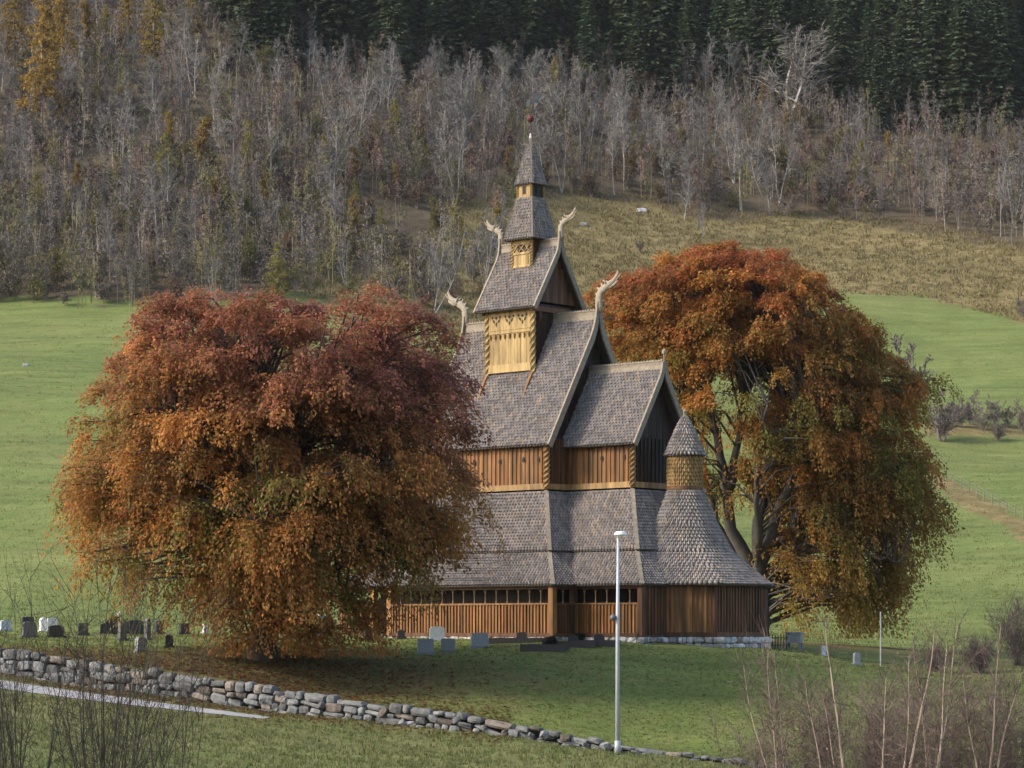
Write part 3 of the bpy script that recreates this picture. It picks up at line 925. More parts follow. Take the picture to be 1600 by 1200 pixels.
gable_wall(belfry_roof, BE_ - 0.35, 1.86, ZBE, ZBR, 1, 'brown', ZBE + 0.35)
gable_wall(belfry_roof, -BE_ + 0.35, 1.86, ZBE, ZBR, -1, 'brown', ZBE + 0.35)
mb = MB()                                                   # braces under the east gable
for y in (-1.1, 0, 1.1):
    mb.tube([(bh + 0.02, y, H(14.0)), (bh + 0.2, y, H(14.3)), (BE_ - 0.3, y, H(14.75))], [0.07, 0.075, 0.06], 6, wcol('brown'))
mb.build('brace', M['wood'], belfry_roof)

# --- spire
def pyr(name, h0, z0, h1, z1, w=0.16, ex=0.15, flare=0.0):
    mb = MB()
    c = [(-1, -1), (1, -1), (1, 1), (-1, 1)]
    for i in range(4):
        a, bq = c[i], c[(i + 1) % 4]
        f = quadP((a[0] * h0, a[1] * h0, z0), (bq[0] * h0, bq[1] * h0, z0), (bq[0] * h1, bq[1] * h1, z1), (a[0] * h1, a[1] * h1, z1), flare)
        shingles(mb, f, w=w, ex=ex)
    o = mb.build(name, M['shingle'], church)
    for a in c:
        mb = MB(); mb.bar((a[0] * h0, a[1] * h0, z0 + 0.02), (a[0] * (h1 + 0.005), a[1] * (h1 + 0.005), z1 + 0.02), 0.08, 0.06, wcol('pale')); mb.build('hip_board', M['board'], o)
    return o
sh_ = 0.575
mb = MB()
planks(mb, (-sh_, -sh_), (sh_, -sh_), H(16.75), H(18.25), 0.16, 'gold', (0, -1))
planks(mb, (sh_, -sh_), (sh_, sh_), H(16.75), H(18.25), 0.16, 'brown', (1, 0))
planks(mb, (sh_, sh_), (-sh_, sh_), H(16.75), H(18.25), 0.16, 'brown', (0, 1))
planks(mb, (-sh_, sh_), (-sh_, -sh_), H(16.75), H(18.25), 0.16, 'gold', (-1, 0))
spire_base = mb.build('spire_base_wall', M['wood'], church)
mb = MB()
for y in (H(16.86), H(17.46), H(17.92)):
    mb.abox(-sh_ + 0.05, sh_ - 0.05, -sh_ - 0.07, -sh_, y - 0.05, y + 0.05, wcol('gold'))
for k in range(3):
    x = -0.36 + 0.36 * k
    mb.bar((x - 0.16, -sh_ - 0.06, H(17.52)), (x + 0.16, -sh_ - 0.06, H(17.86)), 0.03, 0.05, wcol('gold'), (0, 1, 0))
    mb.bar((x + 0.16, -sh_ - 0.052, H(17.52)), (x - 0.16, -sh_ - 0.052, H(17.86)), 0.03, 0.05, wcol('gold'), (0, 1, 0))
mb.build('lattice', M['wood'], spire_base)
mb = MB(); mb.abox(-sh_ + 0.1, sh_ - 0.1, -sh_ - 0.034, -sh_ - 0.03, H(17.5), H(17.88), (0.03, 0.018, 0.01)); mb.build('opening', M['wood'], spire_base)
for x, y in ((-sh_, -sh_), (sh_, -sh_), (sh_, sh_), (-sh_, sh_)):
    mb = MB(); twisted_post(mb, x * 1.05, y * 1.05, H(16.4), H(18.2), 0.085, 3, 'gold'); mb.build('corner_post', M['wood'], spire_base)
pyr('spire_skirt_roof', 0.90, H(18.08), 0.46, H(20.1), flare=0.05)
lh = 0.41
mb = MB()
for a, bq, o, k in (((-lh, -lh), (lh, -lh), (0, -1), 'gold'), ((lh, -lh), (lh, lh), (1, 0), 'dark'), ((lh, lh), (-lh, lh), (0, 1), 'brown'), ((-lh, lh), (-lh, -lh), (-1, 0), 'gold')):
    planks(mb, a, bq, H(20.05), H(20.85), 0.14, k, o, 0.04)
lantern = mb.build('lantern_wall', M['wood'], church)
for x, y in ((-lh, -lh), (lh, -lh), (lh, lh), (-lh, lh)):
    mb = MB(); twisted_post(mb, x * 1.05, y * 1.05, H(20.05), H(20.8), 0.075, 1.6, 'gold', 24); mb.build('corner_post', M['wood'], lantern)
for q in ((0, -1), (1, 0)):
    mb = MB()
    if q[0] == 0: mb.abox(-0.09, 0.09, -lh - 0.05, -lh - 0.03, H(20.25), H(20.62), (0.015, 0.01, 0.006))
    else: mb.abox(lh + 0.03, lh + 0.05, -0.09, 0.09, H(20.25), H(20.62), (0.015, 0.01, 0.006))
    mb.build('opening', M['wood'], lantern)
spire = pyr('spire_roof', 0.535, H(20.68), 0.045, H(22.9))
mb = MB()
mb.tube([(0, 0, H(22.35)), (0, 0, H(22.9)), (0, 0, H(23.15))], [0.17, 0.07, 0.03], 8, (0.60, 0.58, 0.55))
mb.build('lead_cap', M['metal'], spire)
mb = MB(); mb.tube([(0, 0, H(23.1)), (0, 0, H(24.95))], [0.03, 0.02], 6, (0.10, 0.05, 0.04)); mb.build('vane_rod', M['dark'], spire)
mb = MB()
mb.tube([(0, 0, H(23.83) + 0.17 * math.sin(t)) for t in [R(a) for a in range(-90, 91, 20)]], [0.17 * math.cos(R(a)) + 0.005 for a in range(-90, 91, 20)], 12, (0.14, 0.035, 0.03))
mb.build('finial_ball', M['dark'], spire, True)
mb = MB()
cs, sn = math.cos(TH), math.sin(TH)
def vp(x, z): return (x * cs * .8, x * sn * .8, H(24.62) + z * .8)
mb.prism([vp(-.01, .0), vp(0.22, 0.22), vp(0.34, 0.44), vp(0.50, 0.42), vp(0.60, 0.30), vp(0.44, 0.10), vp(0.30, 0.05), vp(0.16, -0.08), vp(0.02, -0.12)], (-sn * 0.02, cs * 0.02, 0), (0.09, 0.12, 0.13))
mb.prism([vp(-.01, .14), vp(-0.10, 0.20), vp(-0.26, 0.02), vp(-0.24, -0.28), vp(-0.12, -0.30), vp(-0.06, -0.12)], (-sn * 0.02, cs * 0.02, 0), (0.13, 0.16, 0.155))
mb.build('weather_vane', M['dark'], spire)

# ------------------------------------------------------------------ stones
def boulder(mb, c, ax, ay, az, h, col, rough=0.16, rng=rs, n=3):
    """a rounded, uneven block: a cube grid pushed towards a rounded shape and jittered"""
    c, ax, ay, az = (np.asarray(q, float) for q in (c, ax, ay, az))
    pts = {}; vs = []; fs = []
    def vid(i, j, k):
        key = (i, j, k)
        if key not in pts:
            p = np.array((i, j, k), float) / n * 2 - 1
            q = np.sign(p) * np.abs(p) ** 0.9
            l = (np.abs(q) ** 5).sum() ** (1 / 5) + 1e-9
            q = q / max(l, 0.75) * 1.0
            q = q + rng.normal(0, rough * 0.45, 3)
            pts[key] = len(vs)
            vs.append(c + ax * q[0] * h[0] + ay * q[1] * h[1] + az * q[2] * h[2])
        return pts[key]
    for a in range(n):
        for b_ in range(n):
            for s in (0, n):
                f = [(a, b_, s), (a + 1, b_, s), (a + 1, b_ + 1, s), (a, b_ + 1, s)]
                if s == 0: f.reverse()
                fs.append(tuple(vid(*q) for q in f))
                f = [(s, a, b_), (s, a + 1, b_), (s, a + 1, b_ + 1), (s, a, b_ + 1)]
                if s == 0: f.reverse()
                fs.append(tuple(vid(*q) for q in f))
                f = [(b_, s, a), (b_, s, a + 1), (b_ + 1, s, a + 1), (b_ + 1, s, a)]
                f.reverse()
                if s == n: f.reverse()
                fs.append(tuple(vid(*q) for q in f))
    mb.add(vs, fs, col)

def stone_col(base=(0.18, 0.178, 0.17), var=0.42):
    g = random.uniform(1 - var, 1 + var)
    t = random.random()
    c = np.array(base) * g
    if t < 0.18: c *= np.array((1.1, 0.92, 0.78))
    return c

mb = MB()
xs = -42.0
rngw = np.random.RandomState(3)
cols = [xs] 
# courses laid along the line of the wall; each course has its own run of stone lengths
def lay_course(lo, hi, first, x_end):
    x = first
    while x < x_end:
        w = rngw.choice([0.28, 0.42, 0.6, 0.8, 1.05], p=[.25, .30, .25, .14, .06]) * rngw.uniform(0.85, 1.15)
        xm = x + w / 2
        zb = np.interp(xm, WX, WB); zt = np.interp(xm, WX, WT)
        Hh = zt - zb + 0.10
        y = wallY(xm); sl = (np.interp(xm + .5, WX, WT) - np.interp(xm - .5, WX, WT))
        dy = wallY(xm + .5) - wallY(xm - .5)
        ax = np.array((1, dy, sl)); ax /= np.linalg.norm(ax)
        az = np.array((-sl, 0, 1.)); az /= np.linalg.norm(az)
        ay = np.cross(az, ax)
        jl = 0.05 * math.sin(xm * 2.1 + lo * 9) + 0.04 * math.sin(xm * 5.3 + lo * 4); jh = 0.05 * math.sin(xm * 2.1 + hi * 9) + 0.04 * math.sin(xm * 5.3 + hi * 4)
        z0 = zb - 0.12 + Hh * (lo + jl); z1 = zb - 0.12 + Hh * (hi + jh) + (0.06 if hi >= 1 else 0)
        hz = (z1 - z0) / 2
        n = 1
        if w < 0.55 and hz > 0.22 and rngw.rand() < 0.4: n = 2
        for i in range(n):
            zz = z0 + (2 * i + 1) * hz / n
            tilt = rngw.normal(0, 0.09)
            ax2 = ax + az * tilt; az2 = az - ax * tilt
            boulder(mb, (xm, y - 0.05 + rngw.normal(0, 0.05), zz + rngw.normal(0, 0.02) + (rngw.uniform(-0.05, 0.10) if hi >= 1 else 0)), ax2, ay, az2,
                    (w / 2 * 1.0, 0.30, hz / n * 1.02), stone_col(), 0.13, rngw)
        x += w * 1.0
lay_course(0.0, 0.29, -42, 16)
lay_course(0.27, 0.55, -42.3, 16)
lay_course(0.53, 0.79, -42.1, 16)
lay_course(0.77, 1.0, -42.4, 16)
for i in range(110):                                        # small packing stones
    xm = rngw.uniform(-40, 15); zb = np.interp(xm, WX, WB); zt = np.interp(xm, WX, WT)
    q = rngw.normal(0, 1, 3); ax = unit(q); ay = unit(np.cross(ax, rngw.normal(0, 1, 3))); az = np.cross(ax, ay)
    r_ = rngw.uniform(0.07, 0.15)
    boulder(mb, (xm, wallY(xm) - 0.28 + rngw.normal(0, 0.04), zb + (zt - zb) * rngw.uniform(0.05, 0.9)), ax, ay, az, (r_ * 1.5, r_, r_ * 0.8), stone_col(), 0.22, rngw, 2)
wall = mb.build('stone_wall', M['stone'], None, False)
tag(wall, 'long dry stone retaining wall of grey fieldstones running down below the churchyard lawn', 'stone wall')
mb2 = MB()                                                 # earth fill behind the stones
for i in range(60):
    x0 = -42 + i; x1 = x0 + 1.0
    vs = []
    for x in (x0, x1):
        y = float(wallY(x)); zb = float(np.interp(x, WX, WB)) - 0.3; zt = float(np.interp(x, WX, WT)) - 0.10
        vs += [(x, y + 0.02, zb), (x, y + 0.02, zt), (x, y + 0.6, zt), (x, y + 0.6, zb)]
    mb2.add(vs, [(0, 4, 5, 1), (1, 5, 6, 2)], (0.035, 0.03, 0.024))
core = mb2.build('earth_fill', M['bark'], wall)

# church foundation
mb = MB()
rf = np.random.RandomState(5)
def found(p0, p1, z1, depth, c0=0.33):
    p0 = np.array((*p0, 0.)); p1 = np.array((*p1, 0.)); d = p1 - p0; L = np.linalg.norm(d); d /= L
    o = np.array((d[1], -d[0], 0)); up = np.array((0, 0, 1.))
    rows = max(1, int(round(depth / 0.25)))
    for r in range(rows):
        t = -0.1
        while t < L:
            w = rf.uniform(0.18, 0.6); hz = depth / rows
            boulder(mb, p0 + d * (t + w / 2) + up * (z1 - hz * (r + 0.5)) + o * rf.uniform(-0.03, 0.05), d, o, up, (w / 2 * 0.95, 0.2, hz / 2 * 0.97), stone_col((c0, c0 * 0.98, c0 * 0.97), 0.5), 0.20, rf)
            t += w
zf = ZG - 0.13
found((-gx, -gy), (gx, -gy), zf, 0.35)
found((gx, -gy), (gx, -cgy), zf, 0.4)
found((gx, -cgy), (cgx, -cgy), zf, 0.6)
found((cgx, -cgy), (cgx, -1.5), zf, 0.75, 0.40)
for i in (1, 2, 3): found(vtx[i], vtx[i + 1], zf, 1.1, 0.42)
found((-gx, gy), (-gx, -gy), zf, 0.4)
mb.build('foundation', M['stone'], church)

# ------------------------------------------------------------------ copper beeches

def beech(name, label, tx, ty, prof, trunk_spec, palette, n_bough, n_leaf, seed, density, limbs, leaf=0.17, bc=(0.17, 0.155, 0.14), solo_share=0.5):
    """prof: rows (z, left extent, right extent) of the crown about the trunk axis (metres)"""
    g = np.random.RandomState(seed)
    z0 = float(ground_up(tx, ty))
    prof = np.array(prof); zs = prof[::-1, 0]; Ls = prof[::-1, 1]; Rs = prof[::-1, 2]
    zmin, zmax = zs[0], zs[-1]
    root = empty(name, (tx, ty, z0), 0, label, 'tree')
    def ext(a, z):
        l = np.interp(z, zs, Ls); r = np.interp(z, zs, Rs); dd = 0.46 * (l + r)
        cx = np.cos(a)
        side = np.where(cx > 0, r, l)
        return 1.0 / np.sqrt((cx / side) ** 2 + (np.sin(a) / dd) ** 2)
    # boughs gathered in drooping tiers, most of them near the outside
    A = []
    def lump(a, z): return 1 + 0.045 * math.sin(3 * a + 0.9 * z + seed) + 0.04 * math.sin(5 * a - 1.7 * z)
    n_cl = 0; cen = []; md = 1.5; fails = 0
    while len(A) < n_bough:
        z = g.uniform(zmin, zmax); a = g.uniform(0, 2 * math.pi)
        e = float(ext(a, z)) * lump(a, z)
        hi_ = z > zmin + 0.84 * (zmax - zmin)
        if not hi_ and g.rand() > e / 9.5: continue
        fr = 1 - abs(g.normal(0, 0.14)) if g.rand() < 0.75 else g.uniform(0.25, 0.8)
        if hi_: fr = math.sqrt(g.uniform(0.02, 1))
        if fr < 0.15: continue
        h = (z - zmin) / (zmax - zmin)
        dn_ = density(a, h, fr, e * fr * math.cos(a))
        pc = np.array((e * fr * math.cos(a), e * fr * math.sin(a), z * 1.15))
        if cen and np.min(((np.array(cen) - pc) ** 2).sum(1)) < md * md / dn_:
            fails += 1
            if fails > 60: md *= 0.93; fails = 0
            continue
        cen.append(pc); fails = 0
        if g.rand() < solo_share:
            A.append((e * fr * math.cos(a), e * fr * math.sin(a), z, a, fr, h, g.rand(), g.uniform(0.8, 1.2))); continue
        n_cl += 1
        cr = g.uniform(1.0, 2.1); ci = g.rand(); tn = g.uniform(0.78, 1.22)
        cx_, cy_ = e * fr * math.cos(a), e * fr * math.sin(a)
        for q in range(g.randint(4, 9)):
            b_ = g.uniform(0, 6.283); rr = cr * math.sqrt(g.rand())
            tx_ = -math.sin(a); ty_ = math.cos(a)
            u = rr * math.cos(b_) * 1.25; v = rr * math.sin(b_) * 0.8 - 0.4
            zz = z - 0.32 * (u * u) / cr - (0.45 * max(v, 0)) + g.normal(0, 0.30)
            x_, y_ = cx_ + tx_ * u + math.cos(a) * v, cy_ + ty_ * u + math.sin(a) * v
            aa = math.atan2(y_, x_)
            if zz < zmin - 0.3: continue
            if math.hypot(x_, y_) > 1.06 * float(ext(aa, zz)) * lump(aa, zz): continue
            A.append((x_, y_, zz, aa + g.normal(0, 0.15), min(1, math.hypot(x_, y_) / max(float(ext(aa, zz)), .1)), min(max((zz - zmin) / (zmax - zmin), 0), 1), ci, tn))
    A = np.array(A)
    # trunk and limbs
    tb = MB()
    lp = []                                                # sample points on limbs for attaching boughs
    for pts, r0, r1 in limbs:
        pts = np.array(pts, float)
        t = np.linspace(0, 1, 16); k = np.linspace(0, 1, len(pts))
        q = np.stack([np.interp(t, k, pts[:, i]) for i in range(3)], 1)
        q[1:-1] = (q[:-2] + 2 * q[1:-1] + q[2:]) / 4
        q[1:] += g.normal(0, 0.07, (15, 3))
        rad = r0 + (r1 - r0) * t ** 0.8
        tb.tube(q, rad, 8, bc, 1)
        for i in range(3, 16): lp.append((*q[i], rad[i]))
    lp = np.array(lp)
    br = MB(); use_ = np.zeros(len(lp))
    LC = []; LA = []; LN = []; LCOL = []
    for (x, y, z, a, fr, h, ci0, tone0) in A:
        P = np.array((x, y, z)); out = np.array((math.cos(a), math.sin(a), 0.0))
        d = np.linalg.norm(lp[:, :3] - (P - out * 1.0 - np.array((0, 0, 0.8))), axis=1) + np.where(lp[:, 2] > z, 3.0, 0)
        d = d + 0.45 * use_; j = int(np.argmin(d)); use_[j] += 1; S = lp[j, :3]
        L = g.uniform(1.5, 2.8) * (0.75 + 0.35 * (1 - h))
        start = P - out * L * 0.55 + np.array((0, 0, 0.1 * L))
        midp = (S + start) / 2 + np.array((0, 0, 0.25 * np.linalg.norm(S - start) * 0.5)) + g.normal(0, 0.15, 3)
        rr = min(0.075, lp[j, 3] * 0.7)
        br.tube([S, midp, start, P + np.array((0, 0, 0.12))], [rr, rr * 0.75, rr * 0.5, 0.012], 4, bc, 1, caps=False)
        droop = (0.35 + 1.15 * (1 - h) * fr) * L * g.uniform(0.7, 1.3)
        if h > 0.86: droop *= 0.4
        nt_ = g.randint(8, 13)
        ci = float(np.clip(ci0 + g.normal(0, 0.12), 0, 1)); tone = tone0 * g.uniform(0.88, 1.12)
        for k in range(nt_):
            t0 = g.uniform(0, 0.75)
            ang = a + g.normal(0, 0.75); o2 = np.array((math.cos(ang), math.sin(ang), 0))
            Lt = L * g.uniform(0.45, 0.9)
            base = start + (P - start) * t0 + np.array((0, 0, g.normal(0, 0.12)))
            n = max(4, int(n_leaf * g.uniform(0.6, 1.3)))
            t = g.beta(1.3, 1.0, n)
            rise = g.uniform(0.05, 0.30) * (1.0 if h < 0.8 else 1.8)
            pos = base + o2 * (Lt * (t - 0.25 * t * t))[:, None]
            pos[:, 2] += Lt * rise * t * 2 * (1 - t) * 1.2 - droop * 0.62 * t ** 2.1
            slope = (Lt * rise * 2.4 * (1 - 2 * t) - droop * 1.3 * t ** 1.1) / Lt
            ax = np.stack([np.full(n, o2[0]), np.full(n, o2[1]), slope], 1)
            sc = 0.07 + 0.11 * (1 - t)
            pos = pos + g.normal(0, 1, (n, 3)) * sc[:, None] * np.array((1, 1, 0.7))
            side = np.array((-o2[1], o2[0], 0))
            ax = unit(ax + g.normal(0, 0.45, (n, 3)))
            nn = unit(np.cross(ax, side) * -1 * np.sign((np.cross(ax, side) * -1)[:, 2:3] + 1e-6) + g.normal(0, 0.55, (n, 3)))
            LC.append(pos); LA.append(ax); LN.append(nn)
            hz = np.clip((pos[:, 2] - zmin) / (zmax - zmin), 0, 1)
            col = palette(hz, ci, g, n, fr, pos)
            LCOL.append(col * (tone * g.uniform(0.7, 1.3, n))[:, None])
    LCOL = [q * 1.55 for q in LCOL]
    C = np.concatenate(LC); Ax = np.concatenate(LA); Nn = np.concatenate(LN); Cc = np.concatenate(LCOL)
    S = unit(np.cross(Ax, Nn))
    n = len(C)
    l = leaf * g.uniform(0.7, 1.3, n)[:, None]; w = l * 0.62
    curl = Nn * (l * 0.12)
    V = np.stack([C - Ax * l / 2, C + S * w / 2 + curl, C + Ax * l / 2, C - S * w / 2 + curl], 1)
    ok = V[:, :, 2].min(1) > 0.02
    tb.build('trunk', M['bark'], root, True)
    br.build('branches', M['bark'], root, True)
    quads_mesh('crown', V[ok], np.clip(Cc[ok], 0.004, 1), M['leaf'], root)
    return root

def mixc(a, b, t): return np.asarray(a) * (1 - t) + np.asarray(b) * t
def pal_left(hz, ci, g, n, fr, pos):
    maroon = np.array((0.205, 0.080, 0.066)); red = np.array((0.25, 0.095, 0.052)); orange = np.array((0.30, 0.135, 0.036)); brown = np.array((0.21, 0.115, 0.034)); olive = np.array((0.14, 0.12, 0.028))
    q = hz + 0.22 * (ci - 0.5) + 0.025 * pos[:, 0] + g.normal(0, 0.10, n)
    lowc = orange if ci < 0.5 else (brown if ci < 0.8 else olive)
    top = maroon if ci < 0.62 else red
    t = np.clip((q - 0.58) / 0.26, 0, 1)[:, None]
    c = mixc(lowc, top, t)
    s = g.rand(n)[:, None]
    c = np.where(s < 0.16, mixc(olive, c, 0.25), c)
    c = np.where(s > 0.92, red, c)
    return c
def pal_right(hz, ci, g, n, fr, pos):
    red = np.array((0.26, 0.076, 0.036)); orange = np.array((0.28, 0.115, 0.030)); brown = np.array((0.22, 0.112, 0.030)); olive = np.array((0.15, 0.125, 0.028)); gold = np.array((0.24, 0.17, 0.04))
    q = hz + 0.15 * (ci - 0.5) + g.normal(0, 0.08, n)
    lowc = brown if ci < 0.5 else (orange if ci < 0.75 else olive)
    t = np.clip((q - 0.70) / 0.22, 0, 1)[:, None]
    c = mixc(lowc, red if ci < 0.6 else orange, t)
    s = g.rand(n)[:, None]
    c = np.where(s < 0.22, mixc(olive, c, 0.2), c)
    low = (np.clip((0.30 - hz) / 0.2, 0, 1) * 0.5)[:, None]
    c = np.where(s < low, gold, c)
    return c

def profile(rows, axpx, Y, tz):
    k = K * Y
    return [((HOR - py) * k - tz, (axpx - l) * k, (r - axpx) * k) for py, l, r in rows]

LY = 100.5
ltx = (412 - 800) * K * LY
ltz = float(ground_up(ltx, LY))
rows_l = [(494, 240, 640), (506, 198, 690), (524, 176, 704), (556, 164, 712), (585, 162, 735), (630, 155, 748), (675, 132, 745), (715, 110, 740),
          (760, 90, 738), (800, 90, 732), (840, 96, 718), (870, 108, 695), (895, 145, 668), (920, 230, 650), (945, 320, 635), (970, 345, 625), (1000, 355, 615)]
def dens_l(a, h, fr, x):
    d = 1.0
    if h < 0.36: d = 0.45
    if h < 0.22: d = 0.30
    if h < 0.36 and math.sin(a) < -0.35 and x > -2.4: d = 0.9
    return d
limbs_l = [(((0, 0, -0.3), (0.05, 0, 1.0), (0.1, 0.1, 2.4), (0.0, 0, 4.2), (0.2, 0, 7.5), (0.1, 0, 12.0)), 0.75, 0.10)]
gg = np.random.RandomState(12)
for i in range(16):
    a = i * 2.399; hb = 1.6 + 0.36 * i; rr_ = 6.6 - 0.18 * i
    c_, s_ = math.cos(a), math.sin(a)
    limbs_l.append((((0.05 * c_, 0.05 * s_, hb), (rr_ * .3 * c_, rr_ * .3 * s_, hb + 1.5), (rr_ * .65 * c_, rr_ * .65 * s_, hb + 2.6 + 0.1 * i), (rr_ * c_, rr_ * s_, hb + 2.6 + 0.12 * i)), 0.27, 0.05))
beech('copper_beech', 'broad weeping copper beech with maroon top standing left in front of the church', ltx, LY,
      profile(rows_l, 412, LY, ltz), None, pal_left, 1330, 30, 21, dens_l, limbs_l, 0.138, (0.085, 0.075, 0.066))

RY = 135.0
rtx = (1180 - 800) * K * RY
rtz = float(ground_up(rtx, RY))
rows_r = [(400, 1050, 1190), (418, 985, 1240), (445, 930, 1285), (480, 915, 1325), (520, 930, 1360), (560, 960, 1395), (600, 985, 1440), (650, 1000, 1452), (700, 1020, 1455),
          (750, 1050, 1462), (800, 1090, 1470), (850, 1130, 1468), (890, 1165, 1455), (925, 1175, 1435), (950, 1190, 1400)]
def dens_r(a, h, fr, x):
    cx = math.cos(a)
    d = 1.0
    if x < 1.6 and h < 0.70: d = 0.20 if h > 0.3 else 0.07      # open left side where the limbs show
    if h < 0.25: d *= 0.8 if cx > 0.5 else 0.35
    if fr < 0.5 and h < 0.6: d *= 0.4
    return d
kk = K * RY
def rp(px, py, dy=0.0): return ((px - 1180) * kk, dy, (HOR - py) * kk - rtz)
limbs_r = [((rp(1180, 1010), rp(1182, 940), rp(1180, 900)), 0.85, 0.62),
           ((rp(1180, 905), rp(1150, 850, -.4), rp(1132, 790, -.8), rp(1130, 730, -1), rp(1112, 670, -1.2), rp(1095, 600, -1), rp(1085, 520, -1), rp(1070, 450, -1)), 0.42, 0.07),
           ((rp(1136, 770, -.8), rp(1150, 690, -1), rp(1165, 620, -1.4), rp(1180, 540, -1.5), rp(1190, 450, -1.5)), 0.24, 0.05),
           ((rp(1100, 620, -1), rp(1070, 580, -1.5), rp(1040, 520, -1.5), rp(1010, 470, -1.2)), 0.16, 0.04),
           ((rp(1170, 900), rp(1120, 820, 1.0), rp(1102, 740, 1.2), rp(1085, 660, 1), rp(1050, 590, 1), rp(1000, 520, 1)), 0.30, 0.05),
           ((rp(1185, 910), rp(1225, 870, -1), rp(1280, 835, -2), rp(1330, 800, -2.5), rp(1380, 790, -2.6)), 0.40, 0.06),
           ((rp(1182, 905), rp(1205, 860, .5), rp(1245, 825, 1), rp(1300, 740, 2), rp(1360, 660, 2)), 0.42, 0.07),
           ((rp(1182, 905), rp(1195, 850, -1.5), rp(1215, 780, -3), rp(1250, 680, -4), rp(1290, 580, -4)), 0.42, 0.07),
           ((rp(1182, 900), rp(1190, 820, 2), rp(1210, 720, 3), rp(1240, 600, 4), rp(1260, 480, 3)), 0.42, 0.07),
           ((rp(1182, 900), rp(1200, 840, 3), rp(1260, 780, 5), rp(1340, 720, 6)), 0.32, 0.06),
           ((rp(1182, 905), rp(1180, 840, -2), rp(1170, 760, -4), rp(1180, 650, -6)), 0.30, 0.05),
           ((rp(1240, 860, -1), rp(1300, 862, -2.5), rp(1345, 870, -3), rp(1390, 880, -3.5)), 0.20, 0.04)]
for i in range(9):
    a = -1.2 + i * 0.31
    x0, z_ = rp(1195 + 9 * i, 700 - 18 * i)[0], rp(0, 700 - 18 * i)[2]
    limbs_r.append((((x0 * .4, 0, z_ - 2.5), (x0 * .7 + math.cos(a) * 2, math.sin(a) * 3, z_), (x0 + math.cos(a) * 4.5, math.sin(a) * 5.5, z_ + 2)), 0.16, 0.04))
beech('copper_beech', 'tall orange copper beech with bare grey limbs showing, behind the round apse of the church', rtx, RY,
      profile(rows_r, 1180, RY, rtz), None, pal_right, 1250, 30, 33, dens_r, limbs_r, 0.155, (0.10, 0.09, 0.08), 0.75)

# ------------------------------------------------------------------ hillside trees
def ribbons(segs, rng):
    """segs (n,8): p, q, r0, r1 -> flat quads seen from any side by random twist"""
    s = np.asarray(segs); p = s[:, :3]; q = s[:, 3:6]
    d = unit(q - p)
    a = unit(np.cross(d, rng.normal(0, 1, (len(s), 3)) * np.array((0.35, 1.0, 0.2))))
    return np.stack([p - a * s[:, 6:7], p + a * s[:, 6:7], q + a * s[:, 7:8], q - a * s[:, 7:8]], 1)

def grow(rng, h, r, stems=1, spread=0.5, n1=13, n2=6, n3=4, start=0.3, upb=0.35, l1=0.3):
    thick = []; thin = []
    def walk(p, d, L, r0, r1, ns, wig, ub, store):
        pts = [(p.copy(), r0)]
        for i in range(ns):
            d = unit(d + rng.normal(0, wig, 3) + np.array((0, 0, ub)))
            p = p + d * L / ns
            rr = r0 + (r1 - r0) * (i + 1) / ns
            store.append((*pts[-1][0], *p, pts[-1][1], rr)); pts.append((p.copy(), rr))
        return pts
    for s in range(stems):
        d = np.array((rng.normal(0, 0.06 if stems == 1 else 0.28), rng.normal(0, 0.06 if stems == 1 else 0.28), 1.0))
        hh = h * (1 if s == 0 else rng.uniform(0.7, 1.0))
        tr = walk(np.array((rng.normal(0, 0.1 * (stems > 1) + 1e-3), rng.normal(0, 0.1 * (stems > 1) + 1e-3), -0.15)), unit(d), hh, r, 0.02, 9, 0.06, 0.1, thick)
        for i in range(max(4, int(n1 / stems ** 0.5))):
            t = rng.uniform(start, 0.98) * 9; k = min(int(t), 8); f = t - k
            p = tr[k][0] * (1 - f) + tr[k + 1][0] * f
            a = rng.uniform(0, 2 * math.pi)
            L = h * l1 * (1.15 - 0.75 * t / 9) * rng.uniform(0.7, 1.2)
            d1 = unit(np.array((math.cos(a) * spread * 1.6, math.sin(a) * spread * 1.6, 0.75)))
            b1 = walk(p, d1, L, tr[k][1] * 0.5 + 0.01, 0.015, 4, 0.12, upb * 0.3, thick)
            for j in range(n2):
                t2 = rng.uniform(0.2, 1.0) * 4; k2 = min(int(t2), 3)
                p2 = b1[k2][0]
                d2 = unit((b1[k2 + 1][0] - b1[k2][0]) + rng.normal(0, 0.6, 3) * np.linalg.norm(b1[k2 + 1][0] - b1[k2][0]))
                b2 = walk(p2, d2, L * rng.uniform(0.3, 0.55), 0.036, 0.022, 3, 0.16, upb * 0.25, thin)
                for m_ in range(n3):
                    k3 = rng.randint(0, 3)
                    d3 = unit(d2 + rng.normal(0, 0.55, 3))
                    walk(b2[k3][0], d3, L * rng.uniform(0.15, 0.34), 0.030, 0.016, 1, 0.1, upb * 0.2, thin)
    return thick, thin

def tree_protos(n, seed, tcol, wcol_, twig_w=1.0, **kw):
    out = []
    for i in range(n):
        g = np.random.RandomState(seed + i)
        kw2 = {k: (v[i % len(v)] if isinstance(v, list) else v) for k, v in kw.items()}
        th, tn = grow(g, **kw2)
        tb = MB()
        for s in th:
            tb.tube([s[:3], s[3:6]], [s[6], s[7]], 4, np.array(tcol) * g.uniform(0.75, 1.25), caps=False)
        to = tb.build('trunk', M['bark']); COL.objects.unlink(to)
        V = ribbons(tn, g); c = np.array(wcol_) * g.uniform(0.7, 1.3, (len(V), 1))
        mid = V.mean(1, keepdims=True)
        co = quads_mesh('crown', V, c, M['twig']); COL.objects.unlink(co)
        out.append((to.data, co.data))
        bpy.data.objects.remove(to); bpy.data.objects.remove(co)
    return out

